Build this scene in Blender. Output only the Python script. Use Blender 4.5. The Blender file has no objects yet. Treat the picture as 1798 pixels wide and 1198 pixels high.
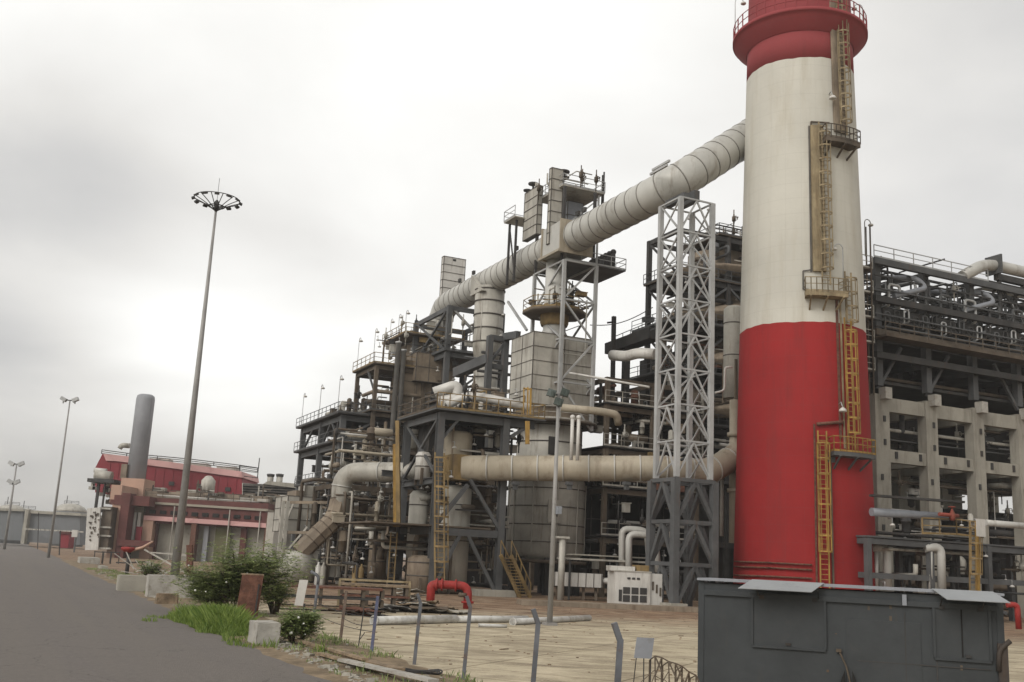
import bpy, math, random
from mathutils import Vector, Matrix
R_ = math.radians
SC = bpy.context.scene
COL = SC.collection
# ------------------------------------------------------------------ camera
EYE = Vector((0, 0, 2.7)); FOC = 1825.0; PITCH = R_(11.97); ROLL = R_(2.85)
F = Vector((0, math.cos(PITCH), math.sin(PITCH)))
R0 = Vector((1, 0, 0)); U0 = Vector((0, -math.sin(PITCH), math.cos(PITCH)))
RT = R0*math.cos(ROLL) + U0*math.sin(ROLL)
UP = -R0*math.sin(ROLL) + U0*math.cos(ROLL)
cd = bpy.data.cameras.new('camera'); cam = bpy.data.objects.new('camera', cd); COL.objects.link(cam)
cd.sensor_width = 36; cd.lens = FOC/1798*36; cd.clip_start = .1; cd.clip_end = 6000
m = Matrix((RT, UP, -F)).transposed().to_4x4(); m.translation = EYE
cam.matrix_world = m; SC.camera = cam
# ------------------------------------------------------------------ light
SUN_AZ = R_(-142); SUN_EL = R_(36)      # azimuth from +Y towards +X
sd = bpy.data.lights.new('sun', 'SUN'); sd.energy = .85; sd.angle = R_(26); sd.color = (1, .96, .90)
so = bpy.data.objects.new('sun', sd); COL.objects.link(so)
sdir = Vector((math.sin(SUN_AZ)*math.cos(SUN_EL), math.cos(SUN_AZ)*math.cos(SUN_EL), math.sin(SUN_EL)))
so.rotation_euler = (sdir).to_track_quat('Z', 'Y').to_euler(); so.location = (0, 0, 120)
SC.view_settings.view_transform = 'Standard'; SC.view_settings.look = 'None'
SC.view_settings.exposure = .43; SC.view_settings.gamma = 1
w = bpy.data.worlds.new('World'); SC.world = w; w.use_nodes = True
nt = w.node_tree; nt.nodes.clear(); N = nt.nodes.new; L = nt.links.new
out = N('ShaderNodeOutputWorld'); add = N('ShaderNodeAddShader'); L(add.outputs[0], out.inputs[0])
bg1 = N('ShaderNodeBackground'); sky = N('ShaderNodeTexSky'); sky.sky_type = 'NISHITA'; sky.sun_disc = False
sky.sun_elevation = SUN_EL; sky.sun_rotation = math.atan2(sdir.x, sdir.y); sky.dust_density = 4
L(sky.outputs[0], bg1.inputs[0]); bg1.inputs[1].default_value = .05; 
hs = N('ShaderNodeHueSaturation'); hs.inputs['Saturation'].default_value = .12
L(sky.outputs[0], hs.inputs['Color']); L(hs.outputs[0], bg1.inputs[0])
bg2 = N('ShaderNodeBackground'); L(bg1.outputs[0], add.inputs[0]); L(bg2.outputs[0], add.inputs[1])
tc = N('ShaderNodeTexCoord'); sep = N('ShaderNodeSeparateXYZ'); L(tc.outputs['Generated'], sep.inputs[0])
def mth(op, a, b=None, clamp=False):
    n = N('ShaderNodeMath'); n.operation = op; n.use_clamp = clamp
    for i, x in enumerate((a, b)):
        if x is None: continue
        if isinstance(x, (int, float)): n.inputs[i].default_value = x
        else: L(x, n.inputs[i])
    return n.outputs[0]
den = mth('ADD', mth('MAXIMUM', sep.outputs[2], 0.0), .28)
cmb = N('ShaderNodeCombineXYZ'); L(mth('DIVIDE', sep.outputs[0], den), cmb.inputs[0]); L(mth('DIVIDE', sep.outputs[1], den), cmb.inputs[1])
no = N('ShaderNodeTexNoise'); no.inputs['Scale'].default_value = 1.5; no.inputs['Detail'].default_value = 7; no.inputs['Roughness'].default_value = .48
no.inputs['Distortion'].default_value = .25
mp = N('ShaderNodeMapping'); mp.inputs['Location'].default_value = (3.1, 1.7, 0); L(cmb.outputs[0], mp.inputs[0]); L(mp.outputs[0], no.inputs['Vector'])
val = mth('MULTIPLY', mth('SUBTRACT', no.outputs[0], .5), 1.25)
def blob(px, py, wid, amp):          # broad brighter or darker bank of cloud in a given direction of the sky
    global val
    dr = (F*FOC + RT*(px-899) + UP*(599-py)).normalized()
    dp = N('ShaderNodeVectorMath'); dp.operation = 'DOT_PRODUCT'; L(tc.outputs['Generated'], dp.inputs[0]); dp.inputs[1].default_value = dr
    g = mth('POWER', mth('MAXIMUM', dp.outputs['Value'], 0.0), 2/(wid/FOC)**2)
    val = mth('ADD', val, mth('MULTIPLY', g, amp))
blob(850, 100, 600, .60); blob(40, 450, 100, .34); blob(170, 520, 110, .30); blob(310, 590, 130, .42); blob(470, 690, 130, .36)
blob(20, 340, 200, -.50); blob(200, 390, 150, -.22); blob(560, 470, 150, -.06); blob(100, 740, 150, -.08); blob(1690, 500, 230, -.36); blob(40, 20, 260, .28)
blob(1080, 560, 200, -.08)
val = mth('ADD', val, .41, True)
rp = N('ShaderNodeValToRGB'); L(val, rp.inputs[0]); e = rp.color_ramp.elements
e[0].position = .0; e[0].color = (.30, .30, .305, 1); e[1].position = 1.0; e[1].color = (.93, .925, .89, 1)
e2 = e.new(.5); e2.color = (.63, .614, .582, 1)
L(rp.outputs[0], bg2.inputs[0]); bg2.inputs[1].default_value = .74
# ------------------------------------------------------------------ placing helpers
Z = Vector((0, 0, 1))
D = Vector((-.421, .907, 0)).normalized()    # the way the road and the plant run
V = Vector((D.y, -D.x, 0))                   # across it, to the right
def ray(px, py): return (F*FOC + RT*(px-899) + UP*(599-py))
def P(px, py, Y): r = ray(px, py); return EYE + r*(Y/r.y)
def G(px, py, z=0): r = ray(px, py); return EYE + r*((z-EYE.z)/r.z)
def onU(px, py, u): r = ray(px, py); return EYE + r*((u-EYE.dot(D))/r.dot(D))
def onV(px, py, v): r = ray(px, py); return EYE + r*((v-EYE.dot(V))/r.dot(V))
def uvz(p): return (p.dot(D), p.dot(V), p.z)
def W(u, v, z): return D*u + V*v + Z*z
# ------------------------------------------------------------------ mesh builder
class MB:
    def __init__(s): s.v = []; s.f = []; s.s = []; s.m = []; s.mi = 0
    def add(s, vs, fs, sm=False):
        k = len(s.v); s.v += [Vector(x) for x in vs]
        for f in fs: s.f.append([i+k for i in f]); s.s.append(sm); s.m.append(s.mi)
        return s
    def box(s, c, sz, a=None, b=None, n=None):
        a = a or D; b = b or V; n = n or Z; c = Vector(c); x, y, z = (k/2 for k in sz)
        vs = [c + a*(i*x) + b*(j*y) + n*(k*z) for i in (-1, 1) for j in (-1, 1) for k in (-1, 1)]
        return s.add(vs, [(0,1,3,2), (4,6,7,5), (0,4,5,1), (2,3,7,6), (0,2,6,4), (1,5,7,3)])
    def beam(s, p, q, w, h=None):
        p = Vector(p); q = Vector(q); h = h or w; t = q-p; l = t.length
        if l < 1e-5: return s
        t /= l; side = t.cross(Z)
        if side.length < .02: side = V.copy()
        side.normalize(); up = side.cross(t).normalized()
        return s.box((p+q)/2, (l, w, h), t, side, up)
    def ib(s, p, q, w, h=None):
        p = Vector(p); q = Vector(q); h = h or w; t = (q-p).normalized(); side = t.cross(Z)
        if side.length < .02: side = V.copy()
        side.normalize(); up = side.cross(t).normalized(); e = h*.06+.015; l = (q-p).length; c = (p+q)/2
        s.box(c, (l, e, h-2*e), t, side, up); s.box(c+up*(h-e)/2, (l, w, e), t, side, up); s.box(c-up*(h-e)/2, (l, w, e), t, side, up)
        return s
    def tube(s, pts, r, n=10, caps=True, sm=True):
        pts = [Vector(p) for p in pts]; k0 = len(s.v); rs = r if isinstance(r, (list, tuple)) else [r]*len(pts)
        t0 = (pts[1]-pts[0]).normalized(); a = t0.cross(Z)
        if a.length < .1: a = t0.cross(Vector((1, 0, 0)))
        a.normalize()
        for i, p in enumerate(pts):
            t = (pts[min(i+1, len(pts)-1)]-pts[max(i-1, 0)]).normalized()
            a = (a - t*a.dot(t)).normalized(); b = t.cross(a)
            for j in range(n):
                an = 2*math.pi*j/n; s.v.append(p + (a*math.cos(an)+b*math.sin(an))*rs[i])
        for i in range(len(pts)-1):
            for j in range(n):
                s.f.append([k0+i*n+j, k0+i*n+(j+1) % n, k0+(i+1)*n+(j+1) % n, k0+(i+1)*n+j]); s.s.append(sm); s.m.append(s.mi)
        if caps:
            s.f.append([k0+j for j in range(n)][::-1]); s.s.append(False); s.m.append(s.mi)
            s.f.append([k0+(len(pts)-1)*n+j for j in range(n)]); s.s.append(False); s.m.append(s.mi)
        return s
    def pipe(s, pts, r, bend=None, n=10, caps=True):
        return s.tube(fillet(pts, bend or r*2.2), r, n, caps)
    def lathe(s, c, prof, n=24, ax=None, sm=True, a0=0, a1=2*math.pi, caps=True):
        c = Vector(c); ax = (ax or Z).normalized(); a = ax.cross(Vector((0, 1, 0)))
        if a.length < .1: a = ax.cross(Vector((1, 0, 0)))
        a.normalize(); b = ax.cross(a); k0 = len(s.v); full = abs(a1-a0-2*math.pi) < 1e-4; m_ = n if full else n+1
        for (r, h) in prof:
            for j in range(m_):
                an = a0+(a1-a0)*j/n; s.v.append(c+ax*h+(a*math.cos(an)+b*math.sin(an))*r)
        for i in range(len(prof)-1):
            for j in range(n):
                j2 = (j+1) % m_
                s.f.append([k0+i*m_+j, k0+i*m_+j2, k0+(i+1)*m_+j2, k0+(i+1)*m_+j]); s.s.append(sm); s.m.append(s.mi)
        if full and caps:
            s.f.append([k0+j for j in range(n)][::-1]); s.s.append(False); s.m.append(s.mi)
            s.f.append([k0+(len(prof)-1)*m_+j for j in range(n)]); s.s.append(False); s.m.append(s.mi)
        return s
    def ball(s, c, r, n=8, sq=1):
        return s.lathe(c, [(r*math.sin(math.pi*i/n)+.001, -r*sq*math.cos(math.pi*i/n)) for i in range(n+1)], n=n+4, caps=False)
    def prism(s, poly, vec):
        poly = [Vector(p) for p in poly]; vec = Vector(vec); n = len(poly)
        return s.add(poly+[p+vec for p in poly], [list(range(n))[::-1], [n+i for i in range(n)]]+[[i, (i+1) % n, n+(i+1) % n, n+i] for i in range(n)])
    def rail(s, pts, h=1.1, sp=1.6, r=.03, mid=True):
        pts = [Vector(p) for p in pts]
        for p, q in zip(pts[:-1], pts[1:]):
            l = (q-p).length; k = max(1, int(l/sp))
            for i in range(k+1):
                b = p.lerp(q, i/k); s.beam(b, b+Z*h, r*1.8)
            s.beam(p+Z*h, q+Z*h, r*2)
            if mid: s.beam(p+Z*h*.55, q+Z*h*.55, r*1.6)
            s.beam(p+Z*.08, q+Z*.08, r, .14)
        return s
def fillet(pts, b, n=5):
    pts = [Vector(p) for p in pts]
    if len(pts) < 3: return pts
    o = [pts[0]]
    for i in range(1, len(pts)-1):
        p, c, q = pts[i-1], pts[i], pts[i+1]; d1 = (p-c); d2 = (q-c); l = min(b, d1.length*.45, d2.length*.45)
        a = c+d1.normalized()*l; e_ = c+d2.normalized()*l
        for k in range(n+1):
            t = k/n; o.append(a*(1-t)**2 + c*2*t*(1-t) + e_*t*t)
    o.append(pts[-1]); return o
ORG = {}
def finish(name, mb, mats, org):
    me = bpy.data.meshes.new(name); me.from_pydata([tuple(v-org) for v in mb.v], [], mb.f)
    mats = mats if isinstance(mats, (list, tuple)) else [mats]
    for x in mats: me.materials.append(x)
    me.polygons.foreach_set('use_smooth', mb.s); me.polygons.foreach_set('material_index', [min(k, len(mats)-1) for k in mb.m])
    me.update(); o = bpy.data.objects.new(name, me); COL.objects.link(o); return o
def tag(o, label=None, cat=None, group=None, kind=None):
    for k, x in (('label', label), ('category', cat), ('group', group), ('kind', kind)):
        if x: o[k] = x
    return o
def thing(name, label, cat, org, group=None):
    o = bpy.data.objects.new(name, None); COL.objects.link(o); o.location = org; o.empty_display_size = .5
    ORG[o.name] = Vector(org); return tag(o, label, cat, group)
def part(T, name, mb, mat_, label=None):
    org = ORG[T.name]; o = finish(name, mb, mat_, org); o.parent = T; ORG[o.name] = org
    return tag(o, label)
def solo(name, mb, mat_, label, cat, group=None, kind=None, org=None):
    if org is None:
        xs = [v.x for v in mb.v]; ys = [v.y for v in mb.v]; zs = [v.z for v in mb.v]
        org = Vector(((min(xs)+max(xs))/2, (min(ys)+max(ys))/2, min(zs)))
    o = finish(name, mb, mat_, org); o.location = org; ORG[o.name] = org
    return tag(o, label, cat, group, kind)
def ground(name, mb, mat_):
    o = finish(name, mb, mat_, Vector((0, 0, 0))); ORG[o.name] = Vector((0, 0, 0)); o['kind'] = 'structure'; return o
def clone(T, off, label, ren=None):
    c = T.copy(); COL.objects.link(c); c.location = T.location+off; c['label'] = label
    for ch in list(T.children):
        k = ch.copy(); COL.objects.link(k); k.parent = c
        for g in list(ch.children):
            k2 = g.copy(); COL.objects.link(k2); k2.parent = k
    return c
# ------------------------------------------------------------------ materials
def mat(name, col, rough=.7, metal=0, var=.25, scale=.6, dirt=None, damt=.35, streak=0, bump=.15, bscale=12, fine=0):
    m_ = bpy.data.materials.new(name); m_.use_nodes = True; t = m_.node_tree; n = t.nodes; l = t.links
    b = n['Principled BSDF']; b.inputs['Roughness'].default_value = rough; b.inputs['Metallic'].default_value = metal; b.inputs['Specular IOR Level'].default_value = .28
    c = n.new('ShaderNodeNewGeometry')
    n1 = n.new('ShaderNodeTexNoise'); n1.inputs['Scale'].default_value = scale; n1.inputs['Detail'].default_value = 6; n1.inputs['Roughness'].default_value = .65
    l.new(c.outputs['Position'], n1.inputs['Vector'])
    mx = n.new('ShaderNodeMixRGB'); mx.inputs[1].default_value = tuple(k*(1-var) for k in col)+(1,); mx.inputs[2].default_value = tuple(min(1, k*(1+var)) for k in col)+(1,)
    rr = n.new('ShaderNodeValToRGB'); rr.color_ramp.elements[0].position = .35; rr.color_ramp.elements[1].position = .65
    l.new(n1.outputs[0], rr.inputs[0]); l.new(rr.outputs[0], mx.inputs[0]); cur = mx.outputs[0]
    if dirt:
        mpn = n.new('ShaderNodeMapping'); l.new(c.outputs['Position'], mpn.inputs[0])
        mpn.inputs['Scale'].default_value = (1, 1, .12) if streak else (1, 1, 1)
        n2 = n.new('ShaderNodeTexNoise'); n2.inputs['Scale'].default_value = streak or scale*2.3; n2.inputs['Detail'].default_value = 7; n2.inputs['Roughness'].default_value = .7
        l.new(mpn.outputs[0], n2.inputs['Vector']); r2 = n.new('ShaderNodeValToRGB')
        r2.color_ramp.elements[0].position = .72-damt*.6; r2.color_ramp.elements[1].position = .95-damt*.5
        l.new(n2.outputs[0], r2.inputs[0]); m2 = n.new('ShaderNodeMixRGB'); m2.inputs[2].default_value = tuple(dirt)+(1,)
        l.new(r2.outputs[0], m2.inputs[0]); l.new(cur, m2.inputs[1]); cur = m2.outputs[0]
    l.new(cur, b.inputs['Base Color'])
    if bump:
        n3 = n.new('ShaderNodeTexNoise'); n3.inputs['Scale'].default_value = bscale; n3.inputs['Detail'].default_value = 5; l.new(c.outputs['Position'], n3.inputs['Vector'])
        bp = n.new('ShaderNodeBump'); bp.inputs['Strength'].default_value = bump; bp.inputs['Distance'].default_value = .05
        l.new(n3.outputs[0], bp.inputs['Height']); l.new(bp.outputs[0], b.inputs['Normal'])
    return m_
RUST = (.12, .065, .035); SOOT = (.05, .045, .04)
MT = dict(
 steel=mat('grey_steel', (.082,.083,.083), .65, 0, .25, .4, RUST, .22, streak=2.0),
 dark=mat('dark_steel', (.042,.040,.038), .7, 0, .3, .5, (.07,.045,.03), .3, streak=2),
 brown=mat('brown_steel', (.095,.075,.055), .75, 0, .35, .5, (.10,.06,.035), .35, streak=2),
 galv=mat('galvanised_steel', (.37,.37,.36), .5, .15, .15, .5, (.14,.12,.10), .15, streak=3),
 duct=mat('duct_cladding', (.45,.44,.405), .5, .1, .13, .25, (.16,.125,.085), .3, streak=.9),
 tan=mat('tan_duct_cladding', (.345,.30,.228), .55, .05, .15, .3, (.15,.11,.07), .32, streak=.9),
 clad=mat('pale_cladding', (.385,.365,.318), .55, .1, .2, .35, (.12,.095,.07), .35, streak=1.2),
 cladb=mat('brownish_cladding', (.215,.172,.125), .65, 0, .3, .45, (.09,.06,.04), .4, streak=1.2),
 seam=mat('dark_seam', (.095,.085,.075), .8, 0, .3, 1, bump=0),
 ductring=mat('duct_ring', (.20,.19,.17), .7, 0, .3, 1, bump=0),
 white=mat('white_insulation', (.52,.50,.46), .45, .05, .12, .5, (.22,.19,.15), .3, streak=1.6),
 yellow=mat('yellow_paint', (.33,.20,.045), .6, 0, .25, .8, (.12,.065,.03), .45, streak=3),
 ochre=mat('dusty_ochre_paint', (.24,.165,.07), .7, 0, .3, .6, (.12,.085,.05), .45, streak=2),
 red=mat('hydrant_red', (.27,.026,.022), .6, 0, .2, 2, (.15,.04,.03), .4),
 redpipe=mat('rust_red', (.22,.05,.035), .7, 0, .25, 1.5, RUST, .4),
 conc=mat('raw_concrete', (.30,.28,.235), .85, 0, .15, .35, (.14,.12,.095), .35, streak=1.2, bump=.3),
 concl=mat('pale_concrete', (.36,.34,.30), .85, 0, .15, 1.2, (.17,.14,.10), .35, bump=.4),
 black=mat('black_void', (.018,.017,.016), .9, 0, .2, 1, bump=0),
 tank=mat('bluish_grey_paint', (.27,.275,.29), .55, 0, .12, .2, (.09,.09,.09), .25, streak=1.2),
 pole=mat('pole_galvanised', (.27,.26,.245), .55, .1, .12, .8, (.14,.12,.11), .25),
 rust=mat('rusty_sheet', (.13,.06,.04), .85, 0, .35, 2.5, (.06,.03,.025), .4, bump=.4),
 timber=mat('weathered_timber', (.23,.17,.11), .85, 0, .35, 2.5, (.09,.065,.045), .4, bump=.4),
 plate=mat('grey_plate', (.24,.25,.27), .5, .1, .1, 1.5, (.16,.15,.14), .2),
)
# ------------------------------------------------------------------ ground and road
def ground_mat():
    m_ = bpy.data.materials.new('yard_ground'); m_.use_nodes = True; t = m_.node_tree; n = t.nodes; l = t.links
    b = n['Principled BSDF']; b.inputs['Roughness'].default_value = .9; b.inputs['Specular IOR Level'].default_value = .2
    g = n.new('ShaderNodeNewGeometry'); mp_ = n.new('ShaderNodeMapping'); l.new(g.outputs['Position'], mp_.inputs[0])
    mp_.inputs['Rotation'].default_value = (0, 0, R_(-12)); mp_.inputs['Scale'].default_value = (.33, 1, 1)
    def noise(sc, det, src, dist=0):
        x = n.new('ShaderNodeTexNoise'); x.inputs['Scale'].default_value = sc; x.inputs['Detail'].default_value = det; x.inputs['Roughness'].default_value = .65; x.inputs['Distortion'].default_value = dist
        l.new(src, x.inputs['Vector']); return x.outputs[0]
    def ramp(x, a, b_, c0, c1):
        r = n.new('ShaderNodeValToRGB'); r.color_ramp.elements[0].position = a; r.color_ramp.elements[1].position = b_
        r.color_ramp.elements[0].color = c0+(1,); r.color_ramp.elements[1].color = c1+(1,); l.new(x, r.inputs[0]); return r.outputs[0]
    def mix(f, a, b_):
        x = n.new('ShaderNodeMixRGB'); l.new(f, x.inputs[0])
        for i, y in ((1, a), (2, b_)):
            if isinstance(y, tuple): x.inputs[i].default_value = y+(1,)
            else: l.new(y, x.inputs[i])
        return x.outputs[0]
    k0, k1 = (0, 0, 0), (1, 1, 1)
    base = mix(ramp(noise(.5, 6, g.outputs['Position'], .4), .35, .65, k0, k1), (.36, .305, .205), (.52, .445, .315))
    base = mix(ramp(noise(1.1, 8, mp_.outputs[0], .6), .48, .63, k0, (.9, .9, .9)), base, (.19, .15, .10))
    base = mix(ramp(noise(14, 6, g.outputs['Position']), .45, .62, k0, (.5,.5,.5)), base, (.55, .48, .36))
    base = mix(ramp(noise(.22, 5, g.outputs['Position'], 1.2), .50, .60, k0, (.55,.55,.55)), base, (.24, .195, .135))
    base = mix(ramp(noise(3.5, 8, g.outputs['Position']), .55, .75, k0, (.7,.7,.7)), base, (.17, .145, .11))
    # the far half, under the plant, is rust-brown wet earth
    sx = n.new('ShaderNodeSeparateXYZ'); l.new(g.outputs['Position'], sx.inputs[0])
    a = n.new('ShaderNodeMath'); a.operation = 'MULTIPLY_ADD'; l.new(noise(.8, 5, mp_.outputs[0], .5), a.inputs[0]); a.inputs[1].default_value = 34; l.new(sx.outputs[1], a.inputs[2])
    f = n.new('ShaderNodeMapRange'); f.inputs['From Min'].default_value = 66; f.inputs['From Max'].default_value = 78; l.new(a.outputs[0], f.inputs[0])
    wet = mix(ramp(noise(.9, 6, mp_.outputs[0], .8), .40, .60, k0, k1), (.27, .18, .115), (.13, .082, .052))
    wet = mix(ramp(noise(1.7, 5, mp_.outputs[0], .3), .55, .63, k0, k1), wet, (.38, .30, .21))
    base = mix(f.outputs[0], base, wet)
    # expansion joints
    br = n.new('ShaderNodeTexBrick'); br.inputs['Scale'].default_value = .12; br.inputs['Mortar Size'].default_value = .004; br.offset = 0
    br.inputs['Color1'].default_value = (1,1,1,1); br.inputs['Color2'].default_value = (.93,.93,.93,1); br.inputs['Mortar'].default_value = (.45,.42,.38,1)
    m2 = n.new('ShaderNodeMapping'); m2.inputs['Rotation'].default_value = (0, 0, R_(25)); l.new(g.outputs['Position'], m2.inputs[0]); l.new(m2.outputs[0], br.inputs['Vector'])
    mu = n.new('ShaderNodeMixRGB'); mu.blend_type = 'MULTIPLY'; mu.inputs[0].default_value = 1; l.new(base, mu.inputs[1]); l.new(br.outputs[0], mu.inputs[2])
    l.new(mu.outputs[0], b.inputs['Base Color'])
    bp = n.new('ShaderNodeBump'); bp.inputs['Strength'].default_value = .5; bp.inputs['Distance'].default_value = .08
    l.new(noise(2.5, 8, g.outputs['Position']), bp.inputs['Height']); l.new(bp.outputs[0], b.inputs['Normal']); return m_
def asphalt_mat():
    m_ = mat('asphalt', (.152, .134, .121), .85, 0, .12, 9, (.11, .097, .089), .35, bump=.8, bscale=40)
    t = m_.node_tree; n = t.nodes; l = t.links; b = n['Principled BSDF']; src = b.inputs['Base Color'].links[0].from_socket
    g = n.new('ShaderNodeNewGeometry'); mp_ = n.new('ShaderNodeMapping'); mp_.inputs['Rotation'].default_value = (0, 0, math.atan2(D.x, D.y)); l.new(g.outputs['Position'], mp_.inputs[0])
    # cracks: thin edges of large warped cells
    wn = n.new('ShaderNodeTexNoise'); wn.inputs['Scale'].default_value = 1.3; wn.inputs['Detail'].default_value = 4; l.new(g.outputs['Position'], wn.inputs['Vector'])
    ad = n.new('ShaderNodeMixRGB'); ad.blend_type = 'ADD'; ad.inputs[0].default_value = 1.6; l.new(g.outputs['Position'], ad.inputs[1]); l.new(wn.outputs['Color'], ad.inputs[2])
    vo = n.new('ShaderNodeTexVoronoi'); vo.feature = 'DISTANCE_TO_EDGE'; vo.inputs['Scale'].default_value = .22; l.new(ad.outputs[0], vo.inputs['Vector'])
    cr = n.new('ShaderNodeMath'); cr.operation = 'LESS_THAN'; l.new(vo.outputs[0], cr.inputs[0]); cr.inputs[1].default_value = .0035
    cm = n.new('ShaderNodeMath'); cm.operation = 'MULTIPLY'; l.new(cr.outputs[0], cm.inputs[0]); cm.inputs[1].default_value = .5
    x = n.new('ShaderNodeMixRGB'); l.new(cm.outputs[0], x.inputs[0]); l.new(src, x.inputs[1]); x.inputs[2].default_value = (.045, .04, .036, 1)
    # long worn wheel tracks and dust bands along the road
    m2 = n.new('ShaderNodeMapping'); m2.inputs['Scale'].default_value = (.9, .035, 1); l.new(mp_.outputs[0], m2.inputs[0])
    tn = n.new('ShaderNodeTexNoise'); tn.inputs['Scale'].default_value = 1.0; tn.inputs['Detail'].default_value = 5; l.new(m2.outputs[0], tn.inputs['Vector'])
    rr = n.new('ShaderNodeValToRGB'); rr.color_ramp.elements[0].position = .38; rr.color_ramp.elements[1].position = .68; l.new(tn.outputs[0], rr.inputs[0])
    y = n.new('ShaderNodeMixRGB'); y.blend_type = 'MIX'; tm = n.new('ShaderNodeMath'); tm.operation = 'MULTIPLY'; l.new(rr.outputs[0], tm.inputs[0]); tm.inputs[1].default_value = .45; l.new(tm.outputs[0], y.inputs[0]); l.new(x.outputs[0], y.inputs[1]); y.inputs[2].default_value = (.17, .15, .125, 1)
    l.new(y.outputs[0], b.inputs['Base Color']); return m_
ROADV = uvz(G(570, 1198))[1]+.5
MT['yard'] = ground_mat()
MT['asphalt'] = asphalt_mat()
MT['soil'] = mat('verge_soil', (.20, .15, .095), .95, 0, .35, 1.2, (.10, .075, .045), .4, bump=1, bscale=7)
MT['grassy'] = mat('field', (.10, .11, .05), .95, 0, .35, .05, (.16, .13, .08), .4)
g_ = MB(); n_ = 60
xs = [-3000, -900, -400] + [-200+i*10 for i in range(41)] + [400, 900, 3000]; ys = [-400, -100] + [-20+i*8 for i in range(38)] + [400, 900, 2000, 5000]
rng = random.Random(5)
vv = [(x, y, 0) for y in ys for x in xs]; ff = [(j*len(xs)+i, j*len(xs)+i+1, (j+1)*len(xs)+i+1, (j+1)*len(xs)+i) for j in range(len(ys)-1) for i in range(len(xs)-1)]
g_.add(vv, ff); ground('ground', g_, MT['yard'])
def strip(name, v0, v1, u0, u1, z, mt, step=4, jag=0, seed=1, crown=0):
    b = MB(); r = random.Random(seed); vs = []; k = int((u1-u0)/step); c = 6
    for i in range(k+1):
        u = u0+(u1-u0)*i/k; a0 = v0+r.uniform(-jag, jag); a1 = v1+r.uniform(-jag, jag)
        for j in range(c+1):
            t = j/c; vs.append(W(u, a0+(a1-a0)*t, z+crown*math.sin(math.pi*t)))
    b.add(vs, [(i*(c+1)+j, i*(c+1)+j+1, (i+1)*(c+1)+j+1, (i+1)*(c+1)+j) for i in range(k) for j in range(c)], True)
    return ground(name, b, mt)
strip('verge', ROADV-1, ROADV+2.9, -30, 150, .01, MT['soil'], 1.0, .25, 3, .07)
strip('road', ROADV-11, ROADV, -40, 900, .03, MT['asphalt'], .45, .13, 4, .05)
strip('far_verge', ROADV-40, ROADV-11.5, -40, 600, .012, MT['grassy'], 6, .5)
# ------------------------------------------------------------------ chimney
CH = Vector((23.0, 80.5, 0)); CH.z = 0
def chr_(z): return 5.32-.0225*z
def PC(px, py, off=0):                     # where a sight line meets the shaft
    r = ray(px, py); r = r/r.length; t = 60.0
    for _ in range(1200):
        p = EYE+r*t
        if Vector((p.x-CH.x, p.y-CH.y)).length < chr_(p.z)+off: return p
        t += .05
    return p
ch = thing('chimney', 'huge red and white banded concrete chimney towering behind the grey container', 'chimney', CH)
def band_mat(name, col, var, dirt, da):
    m_ = mat(name, col, .8, 0, var, .12, dirt, da, streak=.7, bump=.25, bscale=3)
    t = m_.node_tree; n = t.nodes; l = t.links; b = n['Principled BSDF']; src = b.inputs['Base Color'].links[0].from_socket
    g = n.new('ShaderNodeNewGeometry'); s = n.new('ShaderNodeSeparateXYZ'); l.new(g.outputs['Position'], s.inputs[0])
    def mm(op, a, b_=None):
        x = n.new('ShaderNodeMath'); x.operation = op
        for i, y in enumerate((a, b_)):
            if y is None: continue
            if isinstance(y, (int, float)): x.inputs[i].default_value = y
            else: l.new(y, x.inputs[i])
        return x.outputs[0]
    # shuttering joints: rings every 1.25 m and uprights every 15 degrees
    fz = mm('FRACT', mm('DIVIDE', s.outputs[2], 1.25)); lz = mm('LESS_THAN', fz, .035)
    an = mm('ARCTAN2', mm('SUBTRACT', s.outputs[0], CH.x), mm('SUBTRACT', s.outputs[1], CH.y)); fa = mm('FRACT', mm('MULTIPLY', an, 24/6.2832)); la = mm('LESS_THAN', fa, .025)
    k = mm('MULTIPLY', mm('MAXIMUM', lz, la), .10); x = n.new('ShaderNodeMixRGB'); l.new(k, x.inputs[0]); l.new(src, x.inputs[1]); x.inputs[2].default_value = (.1, .09, .08, 1)
    l.new(x.outputs[0], b.inputs['Base Color']); return m_
MT['chred'] = band_mat('chimney_red', (.255, .015, .015), .14, (.19, .020, .018), .34)
MT['chredup'] = band_mat('chimney_faded_red', (.25, .045, .048), .10, (.20, .045, .045), .25)
MT['chwhite'] = band_mat('chimney_white', (.50, .48, .42), .08, (.42, .385, .31), .40)
zr = 21.4; zw = 43.2; zt = 47.0
def seg(z0, z1, n=12): return [(chr_(z0+(z1-z0)*i/n), z0+(z1-z0)*i/n) for i in range(n+1)]
def ragged(mb):                            # hand-painted band edges are never quite level
    for v in mb.v:
        for zz in (zr, zw):
            if abs(v.z-zz) < 1e-3: a = math.atan2(v.x-CH.x, v.y-CH.y); v.z += .035*math.sin(5*a)+.02*math.sin(17*a+1)+.012*math.sin(31*a+2)
    return mb
part(ch, 'lower_red_band', ragged(MB().lathe(CH, seg(0, zr), 160, caps=False)), MT['chred'])
part(ch, 'white_band', ragged(MB().lathe(CH, seg(zr, zw), 160, caps=False)), MT['chwhite'])
part(ch, 'upper_red_band', ragged(MB().lathe(CH, seg(zw, 66), 160)), MT['chredup'])
b = MB(); rr_ = chr_(44); b.lathe(CH, [(rr_+.02, zt-1.45), (rr_+.95, zt-.6), (rr_+1.12, zt-.3), (rr_+1.18, zt-.3), (rr_+1.18, zt), (rr_-.1, zt)], 72, caps=False)
gal = part(ch, 'gallery', b, MT['chredup'])
b = MB(); rg = rr_+1.1; k = 40
ring = [CH+Vector((math.sin(2*math.pi*i/k)*rg, math.cos(2*math.pi*i/k)*rg, zt)) for i in range(k+1)]
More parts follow.
